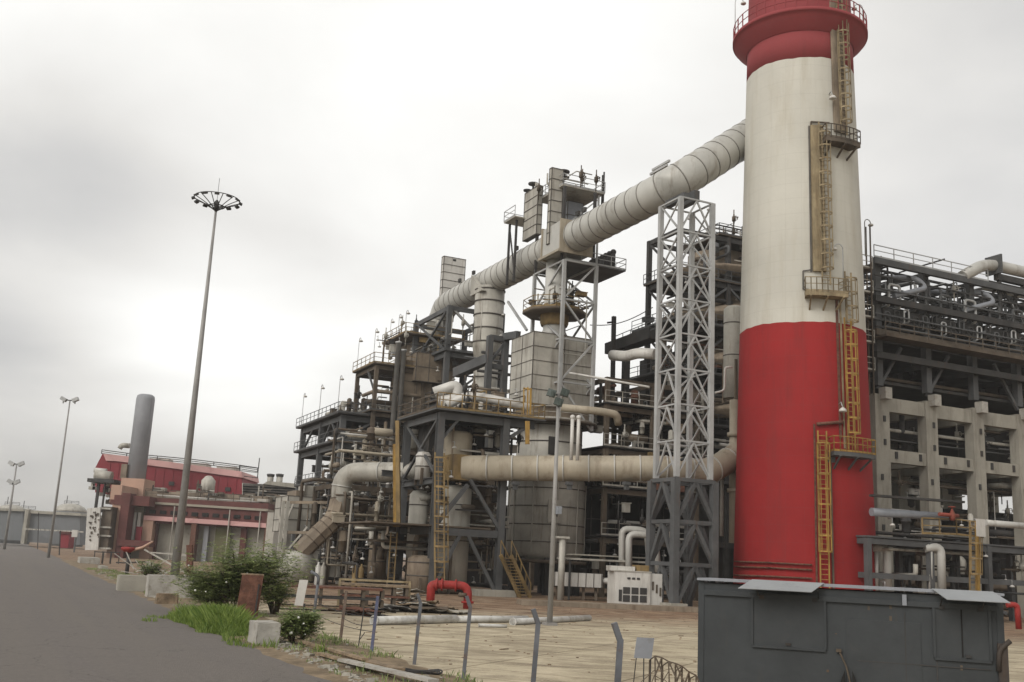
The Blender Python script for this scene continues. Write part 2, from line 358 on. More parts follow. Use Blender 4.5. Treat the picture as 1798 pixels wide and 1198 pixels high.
for i in range(k): b.beam(ring[i], ring[i]+Z*1.2, .07)
for h in (.6, 1.2): b.tube([p+Z*h for p in ring], .035, 6)
part(gal, 'handrail', b, MT['chredup'])
def hook_lamp(T, base, h=2.6, toward=None, r=.035, name='deck_lamp', mt='galv', lm='white'):
    toward = (toward or -D); b = MB(); pts = [base, base+Z*(h-.35)]
    for i in range(7):
        a = math.pi*i/6; pts.append(base+Z*(h-.35)+toward*(.35-.35*math.cos(a))+Z*(.35*math.sin(a)))
    b.tube(pts, r, 6); o = part(T, name, b, MT[mt]); p = pts[-1]
    part(o, 'lamp_shade', MB().lathe(p, [(.05, .05), (.22, -.05), (.24, -.14), (.18, -.20)], 10), MT[lm])
for px in (1292, 1513): 
    q = P(px, 75, 80.5); dirv = Vector((q.x-CH.x, q.y-CH.y, 0)).normalized(); hook_lamp(gal, CH+dirv*rg+Z*zt, 3.6, -dirv)
def ladder(T, p0, p1, side, outw, cage=True, mt='yellow', w_=.5, z_cage0=2.2, name='ladder', r=.035, hoop=1.1):
    """rails from p0 up to p1, rungs, and a hooped safety cage on the outw side"""
    b = MB(); p0 = Vector(p0); p1 = Vector(p1); t = (p1-p0).normalized(); l = (p1-p0).length
    for s in (-1, 1): b.beam(p0+side*s*w_/2, p1+side*s*w_/2, r*2.1)
    k = int(l/.35)
    for i in range(1, k): q = p0+t*(l*i/k); b.beam(q-side*w_/2, q+side*w_/2, r*1.1)
    o = part(T, name, b, MT[mt])
    if cage:
        c = MB(); R_c = w_*.78; z = z_cage0; hoops = []
        while z < l-.1:
            q = p0+t*z; arc = [q+side*(math.cos(a)*R_c*.95)+outw*(R_c*.55+math.sin(a)*R_c*.9) for a in [math.pi*i/8 for i in range(9)]]
            arc = [q+side*w_/2] + arc + [q-side*w_/2]
            for i in range(len(arc)-1): c.beam(arc[i], arc[i+1], r*1.2, r*2.6)
            hoops.append(arc); z += hoop
        for j in (1, 3, 5, 7, 9):
            for i in range(len(hoops)-1): c.beam(hoops[i][j], hoops[i+1][j], r*1.1)
        if len(hoops) > 1: part(o, 'safety_cage', c, MT[mt])
    return o
def ch_frame(px, py, off=0):
    p = PC(px, py, off); o = Vector((p.x-CH.x, p.y-CH.y, 0)).normalized(); return p, o, Vector((-o.y, o.x, 0))
def ch_ladder(pxa, pya, pxb, pyb, mt, cage=True, w_=.62, z_cage0=1.0):
    a, oa, sa = ch_frame(pxa, pya, .3); c = PC(pxb, pyb, .3); ang = math.atan2(oa.x, oa.y)
    top = CH+oa*(chr_(c.z)+.3)+Z*c.z; base = CH+oa*(chr_(a.z)+.3)+Z*a.z
    return ladder(ch, base, top, sa, oa, cage, mt, w_, z_cage0, r=.045), base, top, oa, sa
MT['oldyel'] = mat('faded_stained_yellow', (.27, .215, .13), .75, 0, .3, .8, (.13, .085, .04), .45, streak=2.5)
def landing(px0, px1, py, mt='steel', depth=1.1, rail=True, railm='yellow', thick=.3):
    a, oa, _ = ch_frame(px0, py, 1.0); c, oc, _ = ch_frame(px1, py, 1.0); z = a.z
    a0 = math.atan2(oa.x, oa.y); a1 = math.atan2(oc.x, oc.y)
    if a1-a0 > math.pi: a1 -= 2*math.pi
    if a0-a1 > math.pi: a0 -= 2*math.pi
    b = MB(); n = 8; arc = lambda r: [CH+Vector((math.sin(a0+(a1-a0)*i/n)*r, math.cos(a0+(a1-a0)*i/n)*r, z)) for i in range(n+1)]
    ri = chr_(z)-.05; inn = arc(ri); ou = arc(ri+depth); m_ = n+1
    vs = inn+ou+[p-Z*thick for p in inn]+[p-Z*thick for p in ou]; fs = []
    for i in range(n): fs += [(i, i+1, m_+i+1, m_+i), (2*m_+i, 3*m_+i, 3*m_+i+1, 2*m_+i+1), (m_+i, m_+i+1, 3*m_+i+1, 3*m_+i), (i, 2*m_+i, 2*m_+i+1, i+1)]
    fs += [(0, m_, 3*m_, 2*m_), (n, 2*m_+n, 3*m_+n, m_+n)]
    b.add(vs, fs)
    for i in (1, n//2, n-1): b.beam(ou[i]-Z*thick, inn[i]-Z*(thick+.9), .12)
    o = part(ch, 'landing', b, MT[mt])
    if rail:
        rl = MB(); rl.rail([inn[0]]+ou+[inn[-1]], 1.1, 1.0, .03); part(o, 'handrail', rl, MT[railm])
    return o
ch_ladder(1449, 1045, 1449, 757, 'yellow', z_cage0=3.0)
landing(1464, 1536, 792, 'steel')
ch_ladder(1496, 790, 1494, 560, 'yellow', z_cage0=1.2); ch_ladder(1492, 570, 1488, 478, 'oldyel', z_cage0=.2)
landing(1414, 1488, 512, 'oldyel', 1.15, True, 'oldyel')
ch_ladder(1451, 500, 1441, 215, 'oldyel', z_cage0=1.2)
landing(1450, 1509, 240, 'brown', 1.1, True, 'brown')
ch_ladder(1482, 236, 1470, -60, 'oldyel', z_cage0=1.0)
# the flat stained duct shields and conduits beside the ladders
def ch_strip(name, pxa, pya, pyb, wd, dp, mt, label=None):
    a, oa, sa = ch_frame(pxa, pya); c = PC(pxa-(3 if pyb < 300 else 0), pyb); b = MB()
    p = CH+oa*(chr_(a.z)+dp/2)+Z*a.z; q = CH+oa*(chr_(c.z)+dp/2)+Z*c.z
    b.box((p+q)/2, ((q-p).length, wd, dp), (q-p).normalized(), sa, oa); return part(ch, name, b, MT[mt], label)
ch_strip('cable_tray', 1438, 478, 222, 1.0, .22, 'oldyel', 'wide stained cable tray running up the white band')
ch_strip('cable_tray', 1474, 234, -60, 1.25, .22, 'cladb')
ch_strip('conduit', 1424, 478, 222, .10, .12, 'seam'); ch_strip('conduit', 1475, 770, 515, .14, .14, 'rust'); ch_strip('conduit', 1482, 788, 520, .10, .12, 'oldyel')
ch_strip('conduit', 1434, 1045, 745, .12, .12, 'rust'); ch_strip('conduit', 1463, 1045, 800, .12, .14, 'brown')
def ch_run(name, pts, r, mt, off=.1):
    b = MB(); ps = []
    for (x0, y0), (x1, y1) in zip(pts[:-1], pts[1:]):
        for i in range(9): ps.append(PC(x0+(x1-x0)*i/8, y0+(y1-y0)*i/8, off+r))
    b.tube(ps, r, 6); return part(ch, name, b, MT[mt])
ch_run('conduit', [(1424, 222), (1424, 214), (1456, 216)], .07, 'brown'); ch_run('conduit', [(1424, 474), (1410, 476), (1410, 508), (1420, 508)], .05, 'seam')
ch_run('conduit', [(1434, 745), (1480, 741)], .13, 'rust')
for y in (988, 997, 1012): ch_run('base_pipe', [(1289, y-2), (1350, y), (1426, y+4)], .07, 'rust', .12)
a, oa, sa = ch_frame(1466, 500, .5); hook_lamp(ch, PC(1481, 505, .4), 3.4, -sa if sa.x > 0 else sa, .04)
for px, py in ((1473, 724), (1456, 178)):
    a, oa, sa = ch_frame(px, py, .05); b = MB(); b.tube([a+Z*.6, a+oa*.3+Z*.7, a+oa*.5+Z*.3], .04, 6); o = part(ch, 'deck_lamp', b, MT['galv'])
    part(o, 'lamp_shade', MB().lathe(a+oa*.5, [(.06, .3), (.25, .15), (.3, 0), (.2, -.05)], 12), MT['white'])
b = MB(); a, oa, sa = ch_frame(1459, 812, .05); b.box(a+Z*.2, (.6, .2, .4), sa, oa); part(ch, 'junction_box', b, MT['steel'])
# ------------------------------------------------------------------ ducts
def ductline(name, label, pts, r, mt, ring_sp, bend=4, n=28, rw=.06, cat='duct'):
    path = fillet(pts, bend, 10); T = thing(name, label, cat, (path[0].x, path[0].y, path[0].z-r)); part(T, 'duct_shell', MB().tube(path, r, n), MT[mt])
    acc = 0; last = 0
    for i in range(len(path)-1):
        p, q = path[i], path[i+1]; l = (q-p).length; t = (q-p).normalized()
        while acc+l > last+ring_sp:
            last += ring_sp; c = p+t*(last-acc)
            part(T, 'stiffener_ring', MB().tube([c-t*.05, c+t*.05], r+rw, n), MT['ductring' if name == 'flue_duct' else 'duct'])
        acc += l
    return T, path
DZ = 32.6; DV = 44.0
ce = PC(1306, 262); ce = Vector((CH.x-4.2, CH.y-1.5, 36.2))
T_d, dpath = ductline('flue_duct', 'long grey ringed flue duct sloping high across the plant into the white band', [W(116.5, DV, 27.0), W(115.5, DV, DZ), W(66.0, DV, DZ), P(1350, 218, 86)], 1.47, 'duct', 1.5, 5, rw=.035)
b = MB()
for u in (78, 79.2, 92, 103, 107): b.box(W(u, DV-1.3, DZ+1.25), (.5, .25, .4))
part(T_d, 'saddle_plates', b, MT['dark'])
b = MB(); c = W(67, DV, DZ); b.beam(c-V*1.4+Z*1.0, c-V*1.4+Z*1.0-D*2.4, .18); b.beam(c-V*1.2+Z*1.4, c-V*1.2+Z*1.4-D*2.4, .18); part(T_d, 'handrail', b, MT['galv'])
# big flanged box in the duct above the near furnace stack
b = MB(); b.box(W(83.6, DV, DZ-.15), (3.6, 3.25, 2.9)); bx_ = part(T_d, 'damper_box', b, MT['duct'])
b = MB()
for u in (81.7, 85.5): b.box(W(u, DV, DZ-.15), (.16, 3.5, 3.2))
b.box(W(83.6, DV-1.8, DZ-1.65), (4.2, .3, .22)); part(bx_, 'flange', b, MT['tan'])
# lower duct
lo = [P(812, 822, 82.8), P(1175, 823, 81.2), P(1228, 826, 80.4), P(1268, 800, 79), P(1300, 762, 78.5)]
T_l, lpath = ductline('lower_duct', 'tan ringed horizontal duct crossing low in front of the furnaces into the red band', [lo[0], lo[1], P(1240, 831, 81.6), P(1285, 806, 83.4), P(1345, 755, 87)], 1.0, 'tan', 2.0, 2.2)
b = MB(); b.box(P(803, 822, 83.2), (2.1, 1.6, 2.0)); part(T_l, 'inlet_box', b, MT['ochre'])
b = MB(); 
for px in (905, 1000, 1100): q = P(px, 849, 82.3-(px-850)*.0055); b.box(q, (.5, .5, .25)); b.beam(q, q-Z*.5, .3)
b.tube([P(1195, 808, 80), P(1222, 798, 79.5)], .12, 8); part(T_l, 'support_shoe', b, MT['steel'])
# ------------------------------------------------------------------ frames
def frame(T, us, vs, zs, cw=.45, bh=.45, mt='steel', ibm=False, z0=0, skip=()):
    for i, u in enumerate(us):
        for j, v in enumerate(vs):
            if (i, j) in skip: continue
            b = MB(); (b.ib if ibm else b.beam)(W(u, v, z0), W(u, v, zs[-1]), cw); part(T, 'column', b, MT[mt])
    for z in zs:
        for v in vs: part(T, 'floor_beam', MB().beam(W(us[0], v, z-bh/2), W(us[-1], v, z-bh/2), cw*.6, bh), MT[mt])
        for u in us: part(T, 'floor_beam', MB().beam(W(u, vs[0], z-bh/2-.01), W(u, vs[-1], z-bh/2-.01), cw*.55, bh), MT[mt])
def brace(T, a, c, w_=.2, mt='steel'): part(T, 'brace', MB().beam(W(*a), W(*c), w_), MT[mt])
def xbrace(T, a, c, w_=.2, mt='steel'):      # a and c: opposite corners of a bay (u,v,z)
    brace(T, a, c, w_, mt); part(T, 'brace', MB().beam(W(a[0], a[1], c[2])+V*.02, W(c[0], c[1], a[2])+V*.02, w_), MT[mt])
def deck(T, u0, u1, v0, v1, z, mt='steel', rails='nsew', rm='steel', th=.12, ov=.5, r=.03):
    """floor plate; rails on n(+u) s(-u) e(+v) w(-v) edges"""
    b = MB(); u0 -= ov; u1 += ov; v0 -= ov; v1 += ov; b.box(W((u0+u1)/2, (v0+v1)/2, z+th/2), (u1-u0, v1-v0, th)); o = part(T, 'deck', b, MT[mt])
    b = MB(); c = {'s': ((u0, v0), (u0, v1)), 'n': ((u1, v0), (u1, v1)), 'w': ((u0, v0), (u1, v0)), 'e': ((u0, v1), (u1, v1))}
    for k in rails: b.rail([W(*c[k][0], z+th), W(*c[k][1], z+th)], 1.1, 1.6, r)
    if rails: part(o, 'handrail', b, MT[rm])
    return o
def wheel(b, c, r=.25, ax=None):
    ax = (ax or D); s = ax.cross(Z).normalized() if abs(ax.z) < .9 else V; u = ax.cross(s)
    pts = [c+(s*math.cos(a)+u*math.sin(a))*r for a in [2*math.pi*i/10 for i in range(11)]]; b.tube(pts, .04, 5); b.beam(c, c-ax*.4, .07)
    b.beam(c-s*r, c+s*r, .04)
def clutter(T, u0, u1, v0, v1, z0, z1, n, seed, mts=('white', 'brown', 'dark', 'clad', 'steel'), rmax=.3, vert=.4, kinds='pppvllcbt'):
    r = random.Random(seed); rp = lambda: (r.uniform(u0, u1), r.uniform(v0, v1), r.uniform(z0, z1))
    for _ in range(n):
        k = r.choice(kinds); mt = r.choice(mts)
        if k == 'p':
            rad = r.uniform(.06, rmax)*r.uniform(.5, 1); p = list(rp()); pts = [W(*p)]; ax = r.choice((0, 1, 2, 2)) if r.random() < vert*1.5 else r.choice((0, 1))
            for _k in range(r.choice((1, 2, 2, 3))):
                q = list(p); lo_, hi = ((u0, u1), (v0, v1), (z0, z1))[ax]; q[ax] = r.uniform(lo_, hi)
                if abs(q[ax]-p[ax]) < .8: q[ax] = lo_ if p[ax]-lo_ > hi-p[ax] else hi
                pts.append(W(*q)); p = q; ax = (ax+r.choice((1, 2))) % 3
            b = MB(); b.pipe(pts, rad, rad*2.5, 8); part(T, 'pipe', b, MT[mt])
        elif k == 'v':
            p = W(*rp()); b = MB(); b.tube([p-Z*.5, p-Z*.25, p-Z*.25, p+Z*.25, p+Z*.25, p+Z*.5], [.09, .09, .2, .2, .09, .09], 8); wheel(b, p-D*.35, .22); b.tube([p-Z*1.2, p+Z*1.0], .06, 6); part(T, 'valve', b, MT[r.choice(('brown', 'dark', 'clad'))])
        elif k == 'l':
            p = W(*rp()); b = MB(); b.tube([p+Z*.5, p+Z*.5-D*.4, p-D*.4+Z*.12], .03, 5); o = part(T, 'deck_lamp', b, MT['galv']); part(o, 'lamp_shade', MB().lathe(p-D*.4, [(.05, .14), (.18, .05), (.20, -.04)], 8), MT['white'])
        elif k == 'b':
            p = W(*rp()); s = (r.uniform(.3, .8), r.uniform(.3, 1.1), r.uniform(.3, .8)); b = MB(); b.box(p, s); b.box(p+Z*(s[2]/2+.04), (s[0]+.12, s[1]+.12, .08)); part(T, 'equipment_box', b, MT[mt])
        elif k == 't':
            u, v, z = rp(); rad = r.uniform(.2, .42); l = r.uniform(1.0, 2.2); b = MB()
            if r.random() < .5: b.lathe(W(u, v, z), [(.1, 0), (rad, .15), (rad, l*.5), (rad+.05, l*.5), (rad+.05, l*.5+.1), (rad, l*.5+.1), (rad, l-.15), (.1, l)], 14)
            else: b.lathe(W(u, v, z), [(.1, 0), (rad, .15), (rad, l-.15), (.1, l)], 14, r.choice((D, V)))
            part(T, 'small_vessel', b, MT[mt])
        elif k == 'c':
            u, v, z = rp(); b = MB(); b.beam(W(u, v, z), W(min(u+4, u1), v, z), .4, .12) if r.random() < .5 else b.beam(W(u, v, z), W(u, min(v+4, v1), z), .4, .12); part(T, 'cable_tray', b, MT[mt])
def panelbox(c, sz, nu=3, nv=3, nz=3, w_=.05):
    w_ = min(w_, .06)
    b = MB(); b.box(c, sz); b.mi = 1; c = Vector(c); su, sv, sz_ = sz
    for i in range(nz+1):
        z = -sz_/2+sz_*i/nz; b.box(c+Z*z, (su+.1, sv+.1, w_))
    for i in range(nu+1):
        for s in (-1, 1): b.box(c+D*(-su/2+su*i/nu)+V*s*(sv/2+.01), (w_, .06, sz_))
    for i in range(nv+1):
        for s in (-1, 1): b.box(c+V*(-sv/2+sv*i/nv)+D*s*(su/2+.01), (.06, w_, sz_))
    b.mi = 0; return b
def truss(T, us, vs, zs, lw=.3, bw=.14, mt='galv', pat='x', top=None):
    u0, u1 = us; v0, v1 = vs; cs = [(u0, v0), (u0, v1), (u1, v1), (u1, v0)]
    for c in cs: part(T, 'leg', MB().beam(W(*c, zs[0]), W(*c, zs[-1]), lw), MT[mt])
    for z in zs[1:]:
        for i in range(4): part(T, 'strut', MB().beam(W(*cs[i], z), W(*cs[(i+1) % 4], z), bw), MT[mt])
    for k in range(len(zs)-1):
        for i in range(4):
            a, c = cs[i], cs[(i+1) % 4]
            if pat == 'x' or (pat == 'mix' and i in (1, 3) and (k > 2 or i == 1)) or (pat == 'mix' and i == 0 and k % 3 == 2 and False): part(T, 'brace', MB().beam(W(*a, zs[k]), W(*c, zs[k+1]), bw*.85), MT[mt]); part(T, 'brace', MB().beam(W(*c, zs[k])+D*.02, W(*a, zs[k+1])+D*.02, bw*.85), MT[mt])
            elif pat == 'k' or (pat == 'mix' and i in (0, 3)):
                m_ = ((a[0]+c[0])/2, (a[1]+c[1])/2)
                for e_ in (a, c): part(T, 'brace', MB().beam(W(*e_, zs[k]), W(*m_, zs[k+1]-bw/2), bw), MT[mt])
            else:
                p, q = (a, c) if k % 2 else (c, a); part(T, 'brace', MB().beam(W(*p, zs[k]), W(*q, zs[k+1]), bw), MT[mt])
fvec = V
# ------------------------------------------------------------------ lattice tower under the flue duct
_l = uvz(P(1190, 700, 75.6)); LU, LV = _l[0], _l[1]+1.2
T = thing('lattice_tower', 'tall pale steel lattice tower holding up the flue duct left of the chimney', 'tower', W(LU+1.4, LV+1.6, 0))
zs = [9.3+i*(30.7-9.3)/8 for i in range(9)]
lat = ((LU, LU+2.7), (LV-1.2, LV+1.75))
truss(T, lat[0], lat[1], zs, .34, .12, 'galv', 'mix')
b = MB(); b.box(W(LU+1.4, LV-.6, 30.95), (2.6, .5, .5)); b.box(W(LU+1.4, LV+.5, 31.2), (2.2, .5, .9)); part(T, 'duct_saddle', b, MT['steel'])
wid = .22
T2 = thing('tower_base', 'dark heavy braced steel base under the pale lattice tower', 'tower', W(LU+1.4, LV+1.6, 0))
truss(T2, (LU-wid, LU+2.7+wid), (LV-1.2-wid, LV+1.75+wid), [0, 3.1, 6.1, 9.1], .5, .28, 'steel', 'k')
for (u, v) in ((LU-wid, LV-1.2-wid), (LU-wid, LV+1.75+wid)): part(T2, 'footing', MB().box(W(u, v, .2), (1.4, 1.4, .4)), MT['conc'])
# ------------------------------------------------------------------ near furnace with square box, round body and stack
fc = (85.2, 43.85)
T = thing('furnace', 'pale panelled furnace whose square box and round body carry the railed stack tower', 'furnace', W(*fc, 0))
b = panelbox(W(fc[0], fc[1], 20.0), (4.6, 6.4, 6.6), 2, 2, 5, .05); part(T, 'convection_box', b, [MT['clad'], MT['seam']])
b = MB(); b.lathe(W(*fc, 0), [(2.9, 14.8), (3.1, 15.6), (3.1, 16.7)], 4); 
b = MB(); b.box(W(fc[0], fc[1], 16.2), (4.2, 5.8, 1.2)); part(T, 'transition', b, MT['cladb'])
b = MB(); b.lathe(W(*fc, 0), [(2.9, 3.0), (3.45, 3.6), (3.45, 9.9), (3.2, 10.6), (3.0, 10.7), (3.0, 15.2), (2.6, 15.7)], 40); body = part(T, 'furnace_body', b, MT['clad'])
for z, r in ((4.5, 3.45), (6.0, 3.45), (7.6, 3.45), (9.2, 3.45), (11.6, 3.0), (13.4, 3.0), (14.9, 3.0)):
    part(body, 'seam_ring', MB().lathe(W(*fc, z), [(r, 0), (r+.06, 0), (r+.06, .09), (r, .09)], 40, caps=False), MT['seam'])
b = MB()
for k in range(10):
    a = 2*math.pi*k/10+.2; q = W(*fc, 0)+(D*math.cos(a)+V*math.sin(a))*3.5; b.box(q+Z*6.7, (.1, .1, 6.2), Vector((math.cos(a), math.sin(a), 0)).normalized(), Vector((-math.sin(a), math.cos(a), 0)))
part(body, 'stiffener', b, MT['clad'])
b = MB(); 
for k in range(8):
    a = 2*math.pi*k/8+.4; q = W(*fc, 0)+(D*math.cos(a)+V*math.sin(a))*2.9; b.beam(q, q+Z*3.2, .5)
part(T, 'support_legs', b, MT['dark']); part(T, 'burner_floor', MB().lathe(W(*fc, 0), [(3.8, 2.7), (3.8, 3.0)], 32), MT['brown'])
for z, R_o, a0, a1 in ((10.7, 4.6, -1.2, 4.6), (15.3, 4.4, -1.0, 2.2)):
    b = MB(); n = 20; pr = [(3.0, 0), (R_o, 0), (R_o, -.2), (3.0, -.2), (3.0, 0)]; b.lathe(W(*fc, z), pr, 40, caps=False); o = part(T, 'ring_platform', b, MT['brown'])
    b = MB(); b.rail([W(*fc, z)+Vector((math.cos(2*math.pi*k/18), math.sin(2*math.pi*k/18), 0))*(R_o-.1) for k in range(19)], 1.1, 1.5, .03); part(o, 'handrail', b, MT['clad'])
b = MB(); b.lathe(W(*fc, 0), [(1.6, 23.2), (1.05, 24.2), (1.0, 31)], 24); part(T, 'stack', b, MT['duct'])
b = MB(); b.lathe(W(*fc, 24.6), [(1.25, 0), (1.35, .3), (1.35, 1.8), (1.1, 2.1)], 20); part(T, 'expansion_joint', b, MT['ochre'])
b = MB(); q = W(fc[0]-2.9, fc[1]-1.2, 13.0); b.box(q, (.12, .7, 1.6)); part(T, 'peep_door', b, MT['dark'])
b = MB(); b.box(W(fc[0]-3.5, fc[1]-1.0, 7.2), (.14, 1.3, 2.0)); part(T, 'peep_door', b, MT['clad']); b = MB(); b.box(W(fc[0]-3.58, fc[1]-1.0, 7.2), (.1, .5, .9)); part(T, 'peep_door', b, MT['dark'])
# tower of four braced legs round the stack, its platforms and top house
T = thing('stack_tower', 'braced pale steel tower with platforms round the near furnace stack, panelled house on top', 'tower', W(fc[0], fc[1], 15))
tu = (fc[0]-3.3, fc[0]+2.8); tv = (fc[1]-.9, fc[1]+2.5)
truss(T, tu, tv, [14.6, 18.8, 22.8, 26.5, 30.2], .3, .16, 'galv', 'z')
def octo(z, r, mt, rm, name='ring_platform', ru=None):
    b = MB(); b.lathe(W(*fc, z), [(.9, 0), (r, 0), (r, -.25), (.9, -.25)], 8, caps=False); o = part(T, name, b, MT[mt])
    b = MB(); b.rail([W(*fc, z)+Vector((math.cos(2*math.pi*k/8+.0), math.sin(2*math.pi*k/8), 0))*r*.98 for k in range(9)], 1.1, 1.4, .03); part(o, 'handrail', b, MT[rm])
octo(25.9, 3.05, 'brown', 'ochre')
deck(T, 82.6, 87.6, 43.6, 49.5, 30.3, 'steel', 'es', 'galv', ov=.3)
for k in range(7): b = MB(); p = W(83.2+k*.7, 48.9, 30.6); b.tube([p, p+Z*1.7], .22, 8); b.beam(p+Z*.9-D*.3, p+Z*1.6+D*.35, .14); b.ball(p+Z*1.7, .3, 5); part(T, 'damper_drive', b, MT['dark'])
b = MB()
for c in ((82.5, 43), (82.5, 46.3), (88, 43), (88, 46.3)): b.beam(W(*c, 30.3), W(*c, 37.6), .26)
part(T, 'upper_legs', b, MT['dark'])
b = panelbox(W(86.2, 45.6, 35.9), (2.2, 1.7, 2.8), 1, 1, 2, .06); part(T, 'top_house', b, [MT['plate'], MT['seam']])
for c_, d_ in (((83.4, 43.8), (83.4, 47.2)), ((83.4, 47.2), (88.2, 47.2))): part(T, 'brace', MB().beam(W(*c_, 34.2), W(*d_, 37.4), .12), MT['galv'])
for c_ in ((83.4, 47.2), (88.2, 47.2)): part(T, 'upper_legs', MB().beam(W(*c_, 30.5), W(*c_, 37.8), .16), MT['galv'])
deck(T, 83.4, 88.4, 43.4, 47.4, 37.9, 'clad', 'nsew', 'galv', ov=.3)
b = panelbox(W(89.0, 42.9, 36.7), (3.0, .5, 5.0), 1, 1, 5, .06); b.prism([W(87.6, 42.7, 39.1), W(88.4, 42.7, 39.8), W(88.4, 42.7, 39.1)], V*.4); part(T, 'guillotine_damper', b, [MT['clad'], MT['seam']])
b = panelbox(W(84.2, 42.9, 36.0), (.5, 1.2, 7.6), 1, 1, 7, .06); part(T, 'guillotine_damper', b, [MT['clad'], MT['seam']])
deck(T, 90.5, 92.5, 41.8, 44.0, 36.5, 'clad', 'wn', 'galv', ov=.3); b = MB()
for c in ((90.8, 42), (92.4, 42)): b.beam(W(*c, 30), W(*c, 36.4), .2)
b.beam(W(90.8, 42, 31), W(92.4, 42, 36), .12); part(T, 'upper_legs', b, MT['dark'])
b = MB(); p = W(85.6, 44.4, 39.4); b.lathe(p, [(.12, -1.2), (.12, .2), (.55, .25), (.6, .4), (.2, .55), (.18, .8), (.6, .85), (.62, 1.0), (.1, 1.1)], 12); part(T, 'motor', b, MT['dark'])
b = MB(); p = W(89, 42.8, 39.6); b.lathe(p, [(.1, -.6), (.1, .1), (.5, .15), (.52, .3), (.1, .4)], 10); b.lathe(p+D*1.3-Z*.3, [(.1, -.6), (.1, .1), (.4, .15), (.42, .3), (.1, .4)], 10); part(T, 'motor', b, MT['dark'])
b = MB(); 
for c in ((83.2, 47.6), (84.0, 47.9)): b.beam(W(*c, 34), W(*c, 40.2), .12)
part(T, 'mast', b, MT['dark'])
clutter(T, 82, 88, 42, 47.5, 38.2, 39.3, 10, 77, ('clad', 'steel'), .10, .4, 'ppv')
clutter(T, 82.8, 87.6, 42.0, 46.2, 26.2, 28.2, 34, 78, ('dark', 'clad', 'ochre', 'brown'), .12, .6, 'pvlb')
clutter(T, 82.4, 88, 43.2, 46.8, 19, 30, 10, 79, ('galv', 'clad', 'brown'), .08, 1, 'pl')
# ------------------------------------------------------------------ second and third furnaces further along
fd = (100.2, 43.6)
T = thing('duct_riser', 'round panelled riser duct dropping from the flue duct behind the braced frame', 'duct', W(*fd, 0))
b = MB(); b.lathe(W(*fd, 0), [(1.3, 4), (1.3, 23.2), (.9, 23.3), (1.3, 23.5), (1.6, 25.2), (1.6, 31.6)], 28); shell = part(T, 'duct_shell', b, MT['clad'])
b = MB(); b.prism([W(fd[0]-1.5, fd[1]-1.62, 30.8), W(fd[0]+1.6, fd[1]-1.62, 30.8), W(fd[0]+1.7, fd[1]-1.62, 33.2)], V*.5); part(T, 'gusset', b, MT['clad'])
for z in (25.4, 26.9, 28.4, 29.9, 31.2): part(shell, 'seam_ring', MB().lathe(W(*fd, z), [(1.6, 0), (1.69, 0), (1.69, .12), (1.6, .12)], 28, caps=False), MT['seam'])
for z in (12, 13.6, 15.2, 16.8, 18.4, 20, 21.6): part(shell, 'seam_ring', MB().lathe(W(*fd, z), [(1.3, 0), (1.38, 0), (1.38, .1), (1.3, .1)], 28, caps=False), MT['seam'])
T = thing('steel_structure', 'dark braced steel frame under the flue duct around the round riser', 'frame', W(101, 42, 0))
fu, fv = (103.4, 114), (40.3, 46.6)
frame(T, fu, fv, [7, 13.2, 19.2, 24.6, 29.8], .55, .5, 'steel')
for z0, z1 in ((13.2, 19.2), (24.6, 29.8)):
    brace(T, (fu[0], fv[0], z1), (fu[0], fv[1], z0), .25, 'galv' if z0 > 20 else 'steel'); xbrace(T, (fu[0], fv[0]-.05, z0), (fu[1], fv[0]-.05, z1), .22)
brace(T, (fu[0], fv[0], 19.2), (fu[0], fv[1], 24.6), .22); part(T, 'brace', MB().beam(P(892, 530, 104), P(925, 580, 100), .22), MT['galv'])
deck(T, fu[0], fu[1], fv[0], fv[1], 24.7, 'steel', 'ws', 'steel'); deck(T, fu[0], fu[1], fv[0], fv[1], 19.3, 'brown', 'ws', 'steel'); deck(T, fu[0], fu[1], fv[0], fv[1], 13.3, 'brown', 'ws', 'ochre')
clutter(T, 95.6, 110, 40.3, 46.2, 13.5, 18.5, 30, 11, ('clad', 'brown', 'dark', 'white'), .35); clutter(T, 95.6, 110, 40.3, 46.2, 19.6, 23.9, 30, 12, ('clad', 'brown', 'dark', 'steel'), .3)
clutter(T, 95.6, 110, 40.3, 46.2, 1, 12.5, 34, 13, ('brown', 'dark', 'cladb'), .4); clutter(T, 96, 110, 40.3, 46, 25, 28.5, 12, 14, ('clad', 'dark'), .15, 1)
part(T, 'heater_fill_box', panelbox(W(104, 43.6, 16.5), (8, 4.4, 5.2), 3, 2, 3), [MT['brown'], MT['seam']]); part(T, 'heater_fill_box', panelbox(W(103, 43.4, 8), (9, 4, 8), 3, 2, 3), [MT['brown'], MT['seam']])
fe = (117, 42.5)
T = thing('furnace', 'brown stained furnace at the far end of the flue duct, ribbed damper plate above', 'furnace', W(*fe, 0))
b = panelbox(W(fe[0], fe[1], 19.5), (6.5, 5.5, 9), 3, 3, 4, .08); part(T, 'convection_box', b, [MT['cladb'], MT['seam']])
b = panelbox(W(fe[0]+1.2, fe[1]+.3, 26.0), (5.5, 4.2, 4), 2, 3, 2, .08); part(T, 'convection_box', b, [MT['cladb'], MT['seam']])
part(T, 'furnace_body', MB().lathe(W(*fe, 0), [(3.4, 3), (3.4, 15.5)], 32), MT['cladb']); part(T, 'stack', MB().lathe(W(117.2, DV, 0), [(1.9, 25.5), (1.3, 29), (1.2, 30)], 24), MT['clad'])
b = panelbox(P(795, 488, 125), (.7, 2.9, 5.0), 1, 1, 5, .1); part(T, 'damper_plate', b, [MT['white'], MT['seam']])
b = MB(); b.lathe(P(796, 460, 125), [(.1, -.1), (.45, 0), (.45, .25), (.1, .3)], 8); part(T, 'motor', b, MT['dark'])
